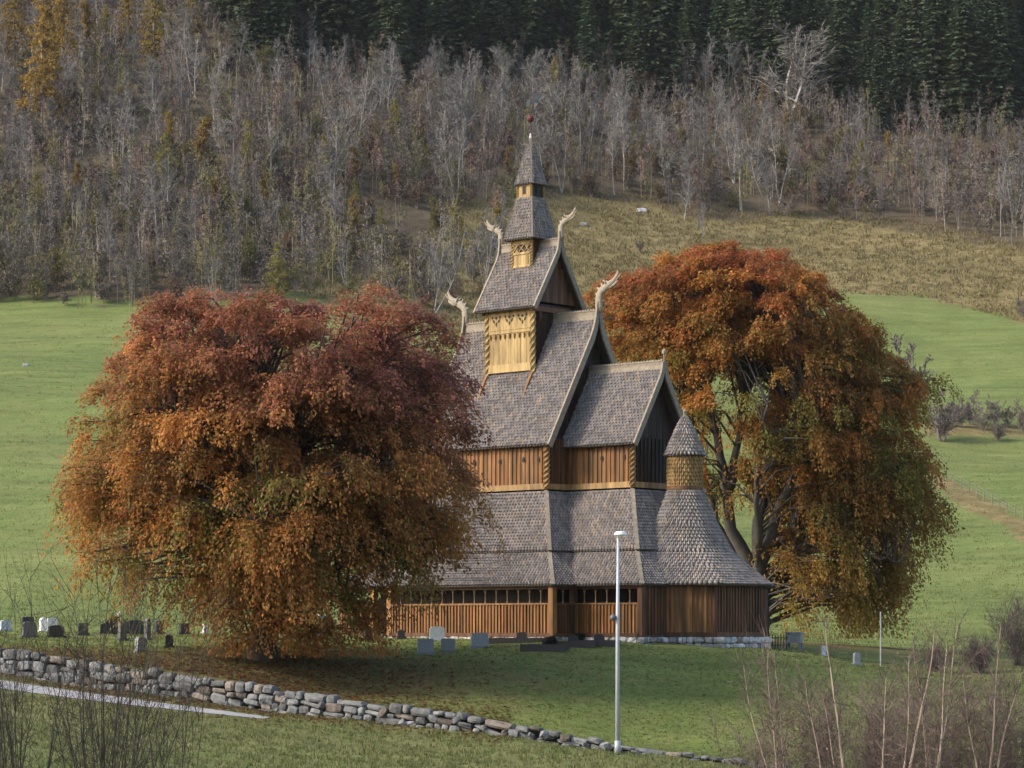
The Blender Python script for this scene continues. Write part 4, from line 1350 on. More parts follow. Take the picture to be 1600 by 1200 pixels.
def place_tree(name, proto, x, y, z, sc, rz, label, cat, group, parts=('trunk', 'crown')):
    r = empty(name, (x, y, z), rz, label, cat, group)
    r.scale = (sc, sc, sc * random.uniform(0.92, 1.1))
    for me, pn in zip(proto, parts):
        if me is not None: mesh_obj(pn, me, r)
    return r

bare = tree_protos(7, 100, (0.27, 0.25, 0.225), (0.205, 0.188, 0.172), h=[14, 15, 13, 16, 11, 14, 15], r=[0.13, 0.15, 0.12, 0.16, 0.10, 0.12, 0.14], stems=[1, 2, 1, 1, 3, 2, 1], n1=15, n2=7, n3=5, start=0.28, spread=0.42)
young = tree_protos(5, 200, (0.21, 0.185, 0.17), (0.182, 0.152, 0.142), h=[11, 12, 10, 11, 12], r=[0.07, 0.08, 0.06, 0.07, 0.07], stems=[2, 1, 2, 3, 2], n1=16, n2=5, n3=4, start=0.25, spread=0.26, upb=0.6, l1=0.2)
bushy = tree_protos(4, 300, (0.19, 0.155, 0.135), (0.17, 0.14, 0.125), h=[4.5, 4, 5, 3.5], r=[0.05, 0.05, 0.06, 0.04], stems=[6, 7, 5, 8], n1=16, n2=6, n3=4, start=0.1, spread=0.5, l1=0.35)
bigbare = tree_protos(2, 400, (0.33, 0.31, 0.29), (0.19, 0.175, 0.155), h=[17, 15], r=[0.24, 0.2], stems=[2, 1], n1=26, n2=9, n3=6, start=0.22, spread=0.62, l1=0.36)

def leaf_quads(P, rng, size, col):
    n = len(P)
    a = unit(rng.normal(0, 1, (n, 3))); b_ = unit(np.cross(a, rng.normal(0, 1, (n, 3))))
    l = size * rng.uniform(0.6, 1.3, n)[:, None]
    return np.stack([P - a * l / 2, P + b_ * l * 0.35, P + a * l / 2, P - b_ * l * 0.35], 1), np.asarray(col) * rng.uniform(0.65, 1.35, (n, 1))

def leafy_protos(n, seed, cols, shape, nleaf, h, stems=1, size=0.26, tcol=(0.30, 0.27, 0.24)):
    out = []
    for i in range(n):
        g = np.random.RandomState(seed + i)
        th, tn = grow(g, h=h, r=0.11 if h > 7 else 0.05, stems=stems, n1=18, n2=6, n3=3, start=0.15 if stems == 1 else 0.1, spread=0.38, upb=0.5, l1=0.24 if stems == 1 else 0.34)
        tb = MB()
        for s in th: tb.tube([s[:3], s[3:6]], [s[6], s[7]], 4, np.array(tcol) * g.uniform(0.75, 1.2), caps=False)
        V0 = ribbons(tn, g); c0 = np.array((0.14, 0.105, 0.08)) * g.uniform(0.7, 1.3, (len(V0), 1))
        tn = np.array(tn)
        idx = g.randint(0, len(tn), nleaf); t = g.rand(nleaf, 1)
        P = tn[idx, :3] * (1 - t) + tn[idx, 3:6] * t + g.normal(0, 0.28, (nleaf, 3))
        V, c = leaf_quads(P, g, size, cols[i % len(cols)])
        alt = g.rand(nleaf, 1) < 0.3
        c = np.where(alt, np.asarray(cols[(i + 1) % len(cols)]) * g.uniform(0.7, 1.2, (nleaf, 1)), c)
        to = tb.build('trunk', M['bark']); co = quads_mesh('crown', np.concatenate([V0, V]), np.concatenate([c0, c]), M['birchleaf'])
        out.append((to.data, co.data))
        bpy.data.objects.remove(to); bpy.data.objects.remove(co)
    return out
yellow = leafy_protos(4, 500, [(0.30, 0.20, 0.045), (0.27, 0.155, 0.05), (0.24, 0.20, 0.045), (0.32, 0.22, 0.05)], 0, 2600, 11, 1, 0.34)
olive = leafy_protos(4, 600, [(0.155, 0.145, 0.045), (0.19, 0.165, 0.05), (0.13, 0.125, 0.035), (0.21, 0.15, 0.06)], 0, 2400, 6.5, 4)
rusty = leafy_protos(3, 700, [(0.17, 0.095, 0.055), (0.14, 0.085, 0.06), (0.19, 0.12, 0.06)], 0, 900, 5.0, 5)

def cloud_protos(n, seed, cols, h, rad, prof, nleaf, size):
    """trees still in full autumn leaf: leaves along drooping sprays in a shaped crown"""
    out = []
    for i in range(n):
        g = np.random.RandomState(seed + i); P = []
        while len(P) < nleaf:
            f = g.uniform(0.10, 1.0); r = rad * prof(f); a = g.uniform(0, 6.28); L = r * g.uniform(0.7, 1.15)
            m_ = int(6 + L * 9); t = g.rand(m_)
            z = f * h + 0.25 * L * t - 0.45 * L * t * t
            P += list(np.stack([np.cos(a) * L * t, np.sin(a) * L * t, z], 1) + g.normal(0, 0.13, (m_, 3)))
        P = np.array(P[:nleaf])
        V, c = leaf_quads(P, g, size, cols[i % len(cols)])
        c = np.where(g.rand(nleaf, 1) < 0.25, np.asarray(cols[(i + 1) % len(cols)]) * g.uniform(0.7, 1.2, (nleaf, 1)), c)
        tb = MB(); tb.tube([(0, 0, -0.3), (0.1, 0, h * 0.4), (0, 0, h * 0.98)], [0.17 * h / 15, 0.10 * h / 15, 0.015], 6, (0.42, 0.38, 0.33))
        to = tb.build('trunk', M['bark']); co = quads_mesh('crown', V, c, M['birchleaf'])
        out.append((to.data, co.data)); bpy.data.objects.remove(to); bpy.data.objects.remove(co)
    return out
larch = cloud_protos(3, 550, [(0.34, 0.215, 0.045), (0.29, 0.19, 0.05), (0.25, 0.19, 0.05)], 20.0, 4.4, lambda f: (1 - f) ** 0.7 + 0.05, 5200, 0.40)
eggtree = cloud_protos(2, 570, [(0.22, 0.20, 0.05), (0.25, 0.21, 0.055)], 9.0, 2.2, lambda f: math.sin(math.pi * min(f, 1) ** 0.75) ** 0.8 + 0.03, 2600, 0.28)

def spruce_protos(n, seed):
    out = []
    for i in range(n):
        g = np.random.RandomState(seed + i)
        h = 22.0; Rm = g.uniform(3.9, 5.8); tint = g.uniform(0.7, 1.3) * np.array((g.uniform(0.9, 1.15), 1, g.uniform(0.85, 1.05)))
        V = []; 
        z = 0.5
        P = []; A = []; NN = []; W = []
        while z < h - 0.2:
            f = z / h
            rad = Rm * (1 - f) ** 0.8 * g.uniform(0.82, 1.12) + 0.15
            nb = int(7 + 6 * (1 - f)); ph = g.uniform(0, 6.28)
            for k in range(nb):
                a = ph + k * 6.283 / nb + g.normal(0, 0.18); L = rad * g.uniform(0.7, 1.15)
                o = np.array((math.cos(a), math.sin(a), 0)); sd = np.array((-o[1], o[0], 0))
                m_ = max(5, int(L * 6.0))
                t = (np.arange(m_) + g.rand(m_)) / m_
                dr_ = g.uniform(0.25, 0.55); zz = z + 0.10 * L - dr_ * L * t ** 1.3 + 0.16 * L * t ** 3 + g.normal(0, 0.12)
                lat = g.normal(0, 0.16, m_) * L * (1 - 0.6 * t) * 0.7
                p = o * (L * t)[:, None] + sd * lat[:, None]; p[:, 2] = zz + g.normal(0, 0.06, m_)
                dirv = unit(o * 1.0 + sd * (np.sign(lat) * 0.6)[:, None] + np.array((0, 0, -0.42)) + g.normal(0, 0.2, (m_, 3)))
                P.append(p); A.append(dirv)
                NN.append(unit(np.array((0, 0, 1.0)) + o * 0.25 + g.normal(0, 0.35, (m_, 3))))
                W.append(np.full(m_, 1.0))
            z += 0.62 - 0.25 * f
        P = np.concatenate(P); A = np.concatenate(A); NN = np.concatenate(NN); n_ = len(P)
        S = unit(np.cross(A, NN)); l = g.uniform(0.45, 0.95, n_)[:, None]; w = l * g.uniform(0.18, 0.32, n_)[:, None]
        V = np.stack([P - A * l * 0.4, P + S * w, P + A * l * 0.65, P - S * w], 1)
        c = np.array((0.074, 0.110, 0.060)) * tint * g.uniform(0.6, 1.4, (n_, 1))
        yel = g.rand(n_, 1) < 0.15
        c = np.where(yel, np.array((0.11, 0.12, 0.045)), c)
        tb = MB(); tb.tube([(0, 0, -0.4), (0, 0, h * 0.5), (0, 0, h - 0.1)], [0.26, 0.16, 0.02], 6, (0.09, 0.07, 0.055))
        to = tb.build('trunk', M['bark']); co = quads_mesh('crown', V, c, M['needle'])
        out.append((to.data, co.data)); bpy.data.objects.remove(to); bpy.data.objects.remove(co)
    return out
spr = spruce_protos(7, 800)

def hill_xy(px, Y): return (px - 800) * K * Y
T_px = np.arange(-600, 2261, 20.0); T_Y = np.arange(338, 640, 2.0)
T_X = (T_px[:, None] - 800) * K * T_Y[None]
T_py = np.minimum.accumulate(HOR - ground_up(T_X, np.broadcast_to(T_Y, T_X.shape)) / (K * T_Y[None]), axis=1)
def ypix(px, py):
    i = int(np.clip(round((px + 600) / 20), 0, len(T_px) - 1))
    return float(np.interp(-py, -T_py[i], T_Y))
def wood_spot(g, drop=0.0, p0=-130, p1=1740):
    px = g.uniform(p0, p1)
    fb = np.interp(px, TB_X, TB_Y); sb = max(np.interp(px, SB_X, SB_Y) - 25, -50)
    if g.rand() > (fb - sb) / 500.0: return None
    py = g.uniform(sb, fb + drop)
    if 545 < px < 800 and py > 325 and g.rand() < (0.85 if py < 400 else 0.45): return None
    Y = ypix(px, py) + g.uniform(-0.5, 0.5); x = hill_xy(px, Y)
    return px, py, x, Y, float(ground_up(x, Y))
cand = np.random.RandomState(44)
# spruces: staggered rows up the slope
sp_list = []
for Y in np.arange(436, 590, 7.4):
    n = int(2300 * K * Y / 7.6)
    for i in range(n):
        px = -350 + 2300 * (i + 0.5) / n + cand.normal(0, 24)
        y = Y + cand.normal(0, 3.0); x = hill_xy(px, y)
        z = float(ground_up(x, y)); py = HOR - z / (K * y)
        if py < np.interp(px, SB_X, SB_Y) + cand.normal(0, 6) and py > -95:
            sp_list.append((px, x, y, z))
sp_list.sort(key=lambda q: q[2])
inview = [q for q in sp_list if -260 < q[0] < 1860][:295]
def sp_label(px):
    if px < 560: return ('dark green spruce in the stand at the top left beside the yellow larches', 'spruces on the upper left slope')
    if px < 1080: return ('dark green spruce in the stand on the slope behind the church spire', 'spruces behind the spire')
    return ('tall dark green spruce in the stand on the upper right slope', 'spruces on the upper right slope')
for q in inview:
    lb, gr = sp_label(q[0])
    place_tree('spruce', spr[cand.randint(7)], q[1], q[2], q[3] - 0.3, cand.uniform(0.8, 1.45), cand.uniform(0, 6.28), lb, 'spruce', gr)

# leafless wood
used = []
def free(x, y, dmin):
    for (a, b_) in used:
        if (a - x) ** 2 + (b_ - y) ** 2 < dmin * dmin: return False
    used.append((x, y)); return True
def wood_label(px):
    if px < 520: return ('slender leafless grey tree in the mixed wood above the left meadow', 'leafless trees above the left meadow')
    if px < 1000: return ('pale leafless tree in the wood on the slope behind the spire', 'leafless trees behind the spire')
    return ('thin leafless tree in the brown thicket above the rough pasture', 'leafless trees above the rough pasture')
def at_px(px, py):
    return on_ground(px, py, 200, 640)

# trees that stand out, one by one: (kind, px, ground py, height m, label, category)
solo = [
    (bigbare, 0, 1228, 192, 19.5, 'large pale leafless tree with a rounded crown standing before the dark spruces', 'tree'),
    (bigbare, 1, 245, 205, 13.5, 'spreading leafless grey tree with fanned limbs in the wood at upper left', 'tree'),
    (bigbare, 1, 830, 195, 13.0, 'leafless tree directly behind the spire, its pale top before the spruces', 'tree'),
    (larch, 0, 66, 212, 24.0, 'tall golden larch at the far left, its low branches brightest', 'tree'),
    (larch, 1, 22, 120, 19.0, 'golden larch filling the top left corner', 'tree'),
    (larch, 2, 240, 110, 18.0, 'dull gold larch with a long pale stem between the dark patches at top left', 'tree'),
    (larch, 0, 98, 130, 19.0, 'golden larch half behind the tall one at the far left', 'tree'),
    (larch, 1, 200, 75, 14.0, 'yellowish larch left of the dull gold one at the top', 'tree'),
    (larch, 2, 300, 80, 15.0, 'olive gold larch beside the first dark spruces at the top', 'tree'),
    (eggtree, 0, 258, 318, 9.8, 'egg shaped yellow green tree standing alone in the brown left thicket', 'tree'),
    (eggtree, 1, 345, 452, 6.5, 'yellowish birch at the lower edge of the left wood above the beech', 'tree'),
    (eggtree, 0, 1345, 305, 8.5, 'pale green willow in the thicket above the rough pasture', 'tree'),
    (bigbare, 1, 590, 190, 14.0, 'pale leafless tree with twisted limbs against the spruces left of the spire', 'tree'),
    (bigbare, 0, 705, 240, 14.0, 'vase shaped pale leafless tree halfway between the left beech and the spruces', 'tree'),
    (bigbare, 1, 790, 180, 13.0, 'pale leafless tree just left of the weather vane, topping its neighbours', 'tree'),
    (yellow, 1, 312, 295, 10.5, 'slim golden birch with a pale leaning stem, right of the yellow green tree', 'tree'),
    (yellow, 2, 388, 250, 7.5, 'small pinkish gold birch on the left slope below the spruces', 'tree'),
    (yellow, 0, 335, 350, 6.0, 'low golden bush tree in the left wood below the slim golden birch', 'tree'),
    (bare, 1, 1070, 345, 10.5, 'leafless pale birch at the pasture edge, taller of the two right of the spire', 'tree'),
    (bare, 4, 1100, 372, 7.0, 'low many stemmed leafless birch standing out on the pasture right of the spire', 'tree'),
    (bare, 3, 960, 305, 13.0, 'leafless birch with a white leaning stem where the wood ends right of spire', 'tree'),
    (bare, 5, 712, 320, 13.0, 'leafless twin stemmed pale tree left of the spire', 'tree'),
    (yellow, 1, 130, 95, 10.0, 'thin birch with a bare white trunk at the top left against the dark wood', 'tree'),
]
for pr_, i, px, py, hh, lb, cat in solo:
    x, y, z = at_px(px, py); used.append((x, y))
    h0 = {id(bigbare): 16, id(yellow): 11, id(olive): 6.5, id(bare): 14, id(larch): 20.0, id(eggtree): 9.0}[id(pr_)]
    t_ = place_tree('leafless_tree' if pr_ in (bigbare, bare) else 'autumn_tree', pr_[i], x, y, z, hh / h0, px * 0.7, lb, cat, None)
    if px == 1228: t_.scale = (hh / h0 * 1.7, hh / h0 * 1.7, hh / h0 * 0.95)
# yellow and olive ones in the mixed wood
n_ol = 0; tries = 0
while n_ol < 125 and tries < 3000:
    tries += 1
    px = cand.choice([cand.uniform(-150, 560), cand.uniform(560, 1000), cand.uniform(1000, 1750)], p=[.62, .18, .20])
    fb = np.interp(px, TB_X, TB_Y); sb = np.interp(px, SB_X, SB_Y)
    py = cand.uniform(max(sb, 60), fb)
    x, y, z = at_px(px, py)
    if not free(x, y, 4.0): continue
    r_ = cand.rand()
    if r_ < 0.5: pr_, lb, gr, s = eggtree if cand.rand() < 0.3 else olive, 'olive green half bare sallow among the leafless trees', 'olive sallows in the wood', cand.uniform(0.6, 1.0)
    elif r_ < 0.68: pr_, lb, gr, s = yellow, 'yellowing birch among the leafless trees on the slope', 'yellowing birches in the wood', cand.uniform(0.4, 0.75)
    else: pr_, lb, gr, s = rusty, 'rusty brown shrub among the leafless trees on the slope', 'rusty shrubs in the wood', cand.uniform(0.6, 1.1)
    place_tree('autumn_tree' if pr_ is not rusty else 'rusty_shrub', pr_[cand.randint(len(pr_))], x, y, z, s, cand.uniform(0, 6.28), lb, 'tree' if pr_ is not rusty else 'shrub', gr)
    n_ol += 1
n_b = 0; tries = 0
while n_b < 285 and tries < 9000:
    tries += 1
    w_ = wood_spot(cand)
    if w_ is None: continue
    px, pyg, x, Yg, z = w_
    sb = np.interp(px, SB_X, SB_Y)
    if not free(x, Yg, 2.6): continue
    yg = (px > 1250 and cand.rand() < 0.85) or (px < 520 and cand.rand() < 0.45) or cand.rand() < 0.15
    pr_ = young if yg else bare
    lb, gr = wood_label(px)
    s = cand.uniform(0.72, 1.1) if not yg else cand.uniform(0.7, 1.05)
    if pyg > 400: s *= 0.8
    if pyg < sb + 70: s *= 0.78
    s *= 1 if px > 500 else 0.9
    place_tree('leafless_tree', pr_[cand.randint(len(pr_))], x, Yg, z, s, cand.uniform(0, 6.28), lb, 'tree', gr)
    n_b += 1

# the thicket between them: far too many stems to count
def merge_thicket(name, protos, n, gen, mat, seed, scl, fat=1.7, stems=None):
    g = np.random.RandomState(seed)
    VV = []; CC = []
    data = []
    for a, b_ in protos:
        for me in (b_,):
            v = np.empty(len(me.vertices) * 3, np.float32); me.vertices.foreach_get('co', v)
            c = np.empty(len(me.vertices) * 4, np.float32); me.attributes['Col'].data.foreach_get('color', c)
            data.append((v.reshape(-1, 4, 3), c.reshape(-1, 4, 4)[:, 0, :3]))
    tot = 0
    while tot < n:
        p = gen(g)
        if p is None: continue
        x, y, z = p
        v, c = data[g.randint(len(data))]
        keep = g.rand(len(v)) < 0.42
        v = v[keep].copy(); c = c[keep]
        m0 = (v[:, :1] + v[:, 1:2]) / 2; m1 = (v[:, 2:3] + v[:, 3:4]) / 2
        v[:, :2] = m0 + (v[:, :2] - m0) * fat; v[:, 2:] = m1 + (v[:, 2:] - m1) * fat
        if stems:
            ns = g.randint(1, 4); st = []
            for q in range(ns):
                bx_, by_ = g.normal(0, 0.5, 2); ln = g.normal(0, 0.5); hh = g.uniform(5, 9.5); wd = g.uniform(0.035, 0.07)
                st.append([(bx_ - wd, by_, -0.2), (bx_ + wd, by_, -0.2), (bx_ + ln + wd * 0.4, by_, hh), (bx_ + ln - wd * 0.4, by_, hh)])
            v = np.concatenate([v, np.array(st)]); c = np.concatenate([c, np.array(stems) * g.uniform(0.7, 1.3, (ns, 1))])
        a = g.uniform(0, 6.28); s = g.uniform(*scl)
        ca, sa = math.cos(a), math.sin(a)
        w = np.stack([v[..., 0] * ca - v[..., 1] * sa, v[..., 0] * sa + v[..., 1] * ca, v[..., 2]], -1) * s + np.array((x, y, z))
        VV.append(w); k_ = g.rand() + (0.14 if y < 395 and x < -10 else 0)
        tn_ = np.array((1.12, 0.86, 0.74)) if k_ < 0.16 else (np.array((1.0, 1.0, 0.92)) if k_ < 0.80 else np.array((1.02, 1.08, 0.52)))
        CC.append(c * g.uniform(0.72, 1.25) * tn_)
        tot += 1
    return quads_mesh(name, np.concatenate(VV), np.concatenate(CC), mat)
def gen_under(g):
    w_ = wood_spot(g, -2, -480, 2080)
    if w_ is None: return None
    return w_[2], w_[3], w_[4]
tag(merge_thicket('undergrowth', bushy, 1950, gen_under, M['twig'], 55, (0.7, 1.4)), 'brown leafless undergrowth between the trees of the hillside wood', 'undergrowth', None, 'stuff')
tag(merge_thicket('young_thicket', young, 2200, gen_under, M['twig'], 56, (0.55, 1.0), 1.7, (0.27, 0.25, 0.23)), 'thin leafless saplings filling the hillside wood', 'thicket', None, 'stuff')

# hedge and shrubs on the right, in the fields
for px, py, i, s, lb in (
    (1420, 655, 0, 2.0, 'big leafless purple grey bush rising right behind the orange beech'),
    (1500, 668, 1, 0.83, 'leafless bush in the field hedge just right of the orange beech'),
    (1535, 672, 2, 0.86, 'middle leafless bush of the field hedge at the right edge'),
    (1575, 668, 3, 0.79, 'leafless bush in the field hedge nearest the right picture edge'),
    (1472, 690, 1, 1.6, 'tall leafless bush touching the right side of the orange beech'),
    (1490, 660, 3, 0.72, 'low purple brown bush in the field hedge behind the tall one by the beech'),
    (1517, 664, 0, 0.9, 'bush between the first two of the field hedge at the right'),
    (1556, 666, 2, 0.72, 'dense brown bush in the right half of the field hedge'),
    (1595, 672, 0, 0.72, 'last bush of the field hedge, cut by the right picture edge'),
    (1560, 690, 1, 0.7, 'small bush just below the field hedge at the right'),
    (1000, 395, 3, 0.6, 'small dark bush alone on the rough pasture right of the spire'),
    (1600, 500, 2, 0.8, 'dark bush at the right edge where green meadow meets rough pasture')):
    x, y, z = on_ground(px, py, 150, 620)
    place_tree('field_bush', bushy[i], x, y, z, s, px, lb, 'bush', None)
for px, py, s, lb in ((1003, 331, 1.1, 'white boulder on the upper pasture right of the spire'), (912, 352, 0.8, 'grey boulder near the top dragon head on the pasture'), (40, 572, 0.5, 'small pale rock in the left green meadow')):
    x, y, z = on_ground(px, py, 150, 620)
    mb = MB(); boulder(mb, (0, 0, 0.15 * s), (1, 0, 0), (0, 1, 0), (0, 0, 1), (0.75 * s, 0.5 * s, 0.38 * s), (0.55, 0.54, 0.52) if s > 1 else (0.35, 0.34, 0.33), 0.2, rs, 4)
    o = mb.build('boulder', M['stone']); o.location = (x, y, z); tag(o, lb, 'rock')

# field fence at the right
fe = empty('field_fence', on_ground(1545, 790, 150, 620), 0, 'thin wire field fence on wooden posts crossing the right hand meadow', 'fence')
fx = np.array(fe.location)
pp = []
for i in range(16):
    px = 1478 + i * 12; py = 752 + (px - 1478) * 0.52
    pp.append(np.array(on_ground(px, py, 150, 620)))
for i, p in enumerate(pp):
    mb = MB(); q = p - fx
    mb.tube([q + (0, 0, -0.2), q + (0, 0, 1.15)], [0.055, 0.05], 6, (0.22, 0.18, 0.15)); mb.build('post', M['bark'], fe)
mb = MB()
for hgt in (0.45, 0.8, 1.08):
    mb.tube([p - fx + (0, 0, hgt) for p in pp], [0.012] * len(pp), 3, (0.2, 0.19, 0.18))
mb.build('wire', M['metal'], fe)

# ------------------------------------------------------------------ lamp post
bx, by, bz = on_ground(965, 1177, lower=True)
by = float(wallY(bx)) - 0.75; bx = (965 - 800) * K * by; bz = float(ground_lo(bx, by))
sc_ = K * by
lamp = empty('lamp_post', (bx, by, bz), 0, 'tall grey steel lamp post with a flat pale head below the stone wall', 'lamp post')
top = (HOR - 838) * sc_ - bz
mb = MB(); mb.tube([(0, 0, -0.2), (0, 0, top * 0.55), (0.02, 0, top)], [0.082, 0.066, 0.046], 10, (0.42, 0.44, 0.46)); mb.build('pole', M['metal'], lamp, True)
mb = MB(); mb.tube([(0, 0, 0), (0, 0, 0.45)], [0.11, 0.10], 10, (0.40, 0.42, 0.44)); mb.build('base_sleeve', M['metal'], lamp, True)
mb = MB()
hx = 0.10
for z0_, z1_, r0_, r1_ in ((top - 0.02, top + 0.04, 0.05, 0.14), (top + 0.04, top + 0.11, 0.23, 0.22), (top + 0.11, top + 0.17, 0.22, 0.14)):
    mb.tube([(hx, 0, z0_), (hx, 0, z1_)], [r0_, r1_], 14, (0.85, 0.87, 0.90))
head = mb.build('lamp_head', M['metal'], lamp, True)
mb = MB(); zb_ = (HOR - 882) * sc_ - bz
mb.tube([(0, 0, zb_), (-0.16, -0.02, zb_ + 0.02), (-0.25, -0.02, zb_ + 0.10), (-0.26, -0.02, zb_ + 0.18)], [0.02, 0.02, 0.018, 0.025], 6, (0.16, 0.17, 0.18)); mb.build('bracket', M['metal'], lamp)
mb = MB(); zf_ = (HOR - 965) * sc_ - bz
mb.tube([(0, 0, zf_), (-0.1, -0.03, zf_)], [0.03, 0.03], 6, (0.15, 0.15, 0.16))
mb.tube([(-0.16, -0.03 + 0.12 * math.sin(R(a)), zf_) for a in range(-90, 91, 30)], [0.115 * math.cos(R(a)) + 0.004 for a in range(-90, 91, 30)], 10, (0.10, 0.105, 0.115))
mb.build('floodlight', M['metal'], lamp, True)

# ------------------------------------------------------------------ graves
def gravestone(px0, px1, py0, py1, shape, col, label, rz=0.0, th=0.22, tilt=0.0, name='gravestone'):
    pxm = (px0 + px1) / 2
    x, y, z = on_ground(pxm, py1)
    if y > 119: y = 117.0; x = (pxm - 800) * K * y; z = float(ground_up(x, y))
    k = K * y; w = (px1 - px0) * k; h = (py1 - py0) * k
    w = max((w - abs(math.sin(rz)) * th) / max(math.cos(rz), 0.5), 0.18)
    root = empty(name, (x, y, z), rz, label, 'gravestone')
    mb = MB(); c = np.array(col)
    def prof_():
        a = w / 2
        if shape == 'round':
            return [(-a, 0), (a, 0), (a, h - a * 0.7)] + [(a * math.cos(R(t)), h - a * 0.7 + a * 0.7 * math.sin(R(t))) for t in range(20, 180, 20)] + [(-a, h - a * 0.7)]
        if shape == 'shoulder':
            return [(-a, 0), (a, 0), (a, h * 0.86), (a * 0.84, h * 0.9), (a * 0.7, h * 0.97), (a * 0.3, h), (-a * 0.3, h), (-a * 0.7, h * 0.97), (-a * 0.84, h * 0.9), (-a, h * 0.86)]
        if shape == 'rough':
            return [(-a, 0), (a * 0.96, 0), (a, h * 0.4), (a * 0.9, h * 0.82), (a * 0.5, h * 0.96), (-a * 0.1, h), (-a * 0.7, h * 0.93), (-a * 0.98, h * 0.8), (-a * 0.93, h * 0.35)]
        if shape == 'step':
            return [(-a, 0), (a, 0), (a, h), (-a * 0.1, h), (-a * 0.2, h * 0.8), (-a * 0.6, h * 0.6), (-a, h * 0.5)]
        if shape == 'obelisk':
            return [(-a, 0), (a, 0), (a * 0.72, h * 0.92), (0, h), (-a * 0.72, h * 0.92)]
        return [(-a, 0), (a, 0), (a, h - 0.02), (a - 0.03, h), (-a + 0.03, h), (-a, h - 0.02)]
    lift = 0.08
    hold = h; h = h - lift
    poly = [(u, -th / 2 + v * tilt, v + lift) for u, v in prof_()]
    mb.prism(poly, (0, th, 0), c)
    mb.build('slab', M['granite'], root)
    mb = MB(); mb.abox(-w / 2 - 0.06, w / 2 + 0.06, -th / 2 - 0.06, th / 2 + 0.06, -0.12, lift, c * 0.8); mb.build('plinth', M['granite'], root)
    return root
G = [
    (0, 18, 955, 972, 'shoulder', (0.48, 0.52, 0.58), 'pale bluish gravestone at the far left edge of the churchyard', 0.5),
    (34, 53, 964, 985, 'flat', (0.035, 0.035, 0.038), 'black square gravestone standing behind the leaning grey one at far left', 0.35),
    (34, 58, 971, 996, 'rough', (0.13, 0.13, 0.125), 'rough grey gravestone with a slanted top, foremost at far left', 0.45),
    (61, 74, 955, 978, 'rough', (0.75, 0.74, 0.72), 'narrow rough white gravestone left of the white square one', 0.6),
    (73, 90, 957, 979, 'flat', (0.66, 0.66, 0.66), 'white square gravestone near the left edge', 0.4),
    (75, 101, 977, 996, 'rough', (0.04, 0.038, 0.036), 'dark low gravestone directly below the white square one', 0.35),
    (121, 138, 974, 993, 'flat', (0.075, 0.078, 0.07), 'dark grey squat gravestone alone between the white stones and the big black one', 0.4),
    (157, 188, 964, 991, 'step', (0.022, 0.022, 0.024), 'big black gravestone with a stepped left side', 0.2),
    (184, 198, 970, 1001, 'round', (0.11, 0.108, 0.10), 'tall round topped gravestone in front of the big black stepped one', 0.7),
    (198, 225, 969, 991, 'shoulder', (0.02, 0.02, 0.022), 'wide black polished gravestone right of the stepped one', 0.15),
    (225, 236, 966, 1000, 'rough', (0.10, 0.095, 0.085), 'narrow upright dark stone under the tip of the left beech', 0.8),
    (211, 229, 995, 1019, 'round', (0.30, 0.295, 0.28), 'small grey gravestone with a bright left edge, nearest the stone wall', 0.75),
    (241, 256, 970, 991, 'flat', (0.05, 0.052, 0.05), 'dark upright gravestone under the hanging left beech leaves', 0.6),
    (257, 271, 992, 1012, 'shoulder', (0.032, 0.033, 0.03), 'small black shield shaped gravestone on the lawn near the wall', 0.3),
    (280, 296, 974, 991, 'flat', (0.045, 0.04, 0.036), 'dark gravestone half hidden by the left beech leaves', 0.5),
    (317, 324, 969, 984, 'flat', (0.6, 0.6, 0.58), 'slim white gravestone beneath the left beech', 0.5),
    (495, 508, 955, 994, 'obelisk', (0.33, 0.34, 0.36), 'tall pale grey obelisk right of the left beech trunk', 0.4),
    (569, 583, 980, 1001, 'round', (0.05, 0.045, 0.04), 'dark round topped gravestone before the gallery boards under the beech', 0.3),
    (620, 633, 984, 999, 'rough', (0.06, 0.055, 0.05), 'small dark gravestone at the right fringe of the left beech', 0.2),
    (671, 695, 979, 1002, 'shoulder', (0.44, 0.47, 0.50), 'pale rounded gravestone close to the church gallery', 0.1),
    (652, 678, 998, 1022, 'flat', (0.25, 0.27, 0.29), 'grey square gravestone on the lawn, leftmost of the front pair', 0.12, 0.2, 0.10),
    (689, 711, 998, 1019, 'flat', (0.22, 0.235, 0.25), 'small tilted grey gravestone on the lawn, right one of the front pair', -0.15, 0.2, 0.14),
    (736, 763, 989, 1012, 'flat', (0.26, 0.285, 0.31), 'square grey gravestone beside the dark kerbed graves', 0.08),
    (1283, 1292, 1009, 1025, 'round', (0.62, 0.63, 0.64), 'tiny white gravestone on the slope right of the apse', 0.2),
    (1333, 1344, 1020, 1040, 'round', (0.25, 0.26, 0.27), 'small grey gravestone beyond the birch saplings on the right slope', 0.2),
]
for gdef in G:
    gravestone(*gdef)

# globe lantern by the big black stone
x, y, z = on_ground(186, 992); k = K * y
lt = empty('grave_lantern', (x, y, z), 0, 'white globe lantern on a thin stem above the dark gravestones', 'lantern')
mb = MB(); mb.tube([(0, 0, -0.05), (0, 0, 29 * k)], [0.025, 0.02], 6, (0.05, 0.05, 0.05)); mb.build('stem', M['dark'], lt)
mb = MB(); zc = 33 * k
mb.tube([(0, 0, zc + 0.10 * math.sin(R(a))) for a in range(-90, 91, 18)], [0.10 * math.cos(R(a)) + 0.003 for a in range(-90, 91, 18)], 12, (0.85, 0.85, 0.85)); mb.build('globe', M['granite'], lt, True)

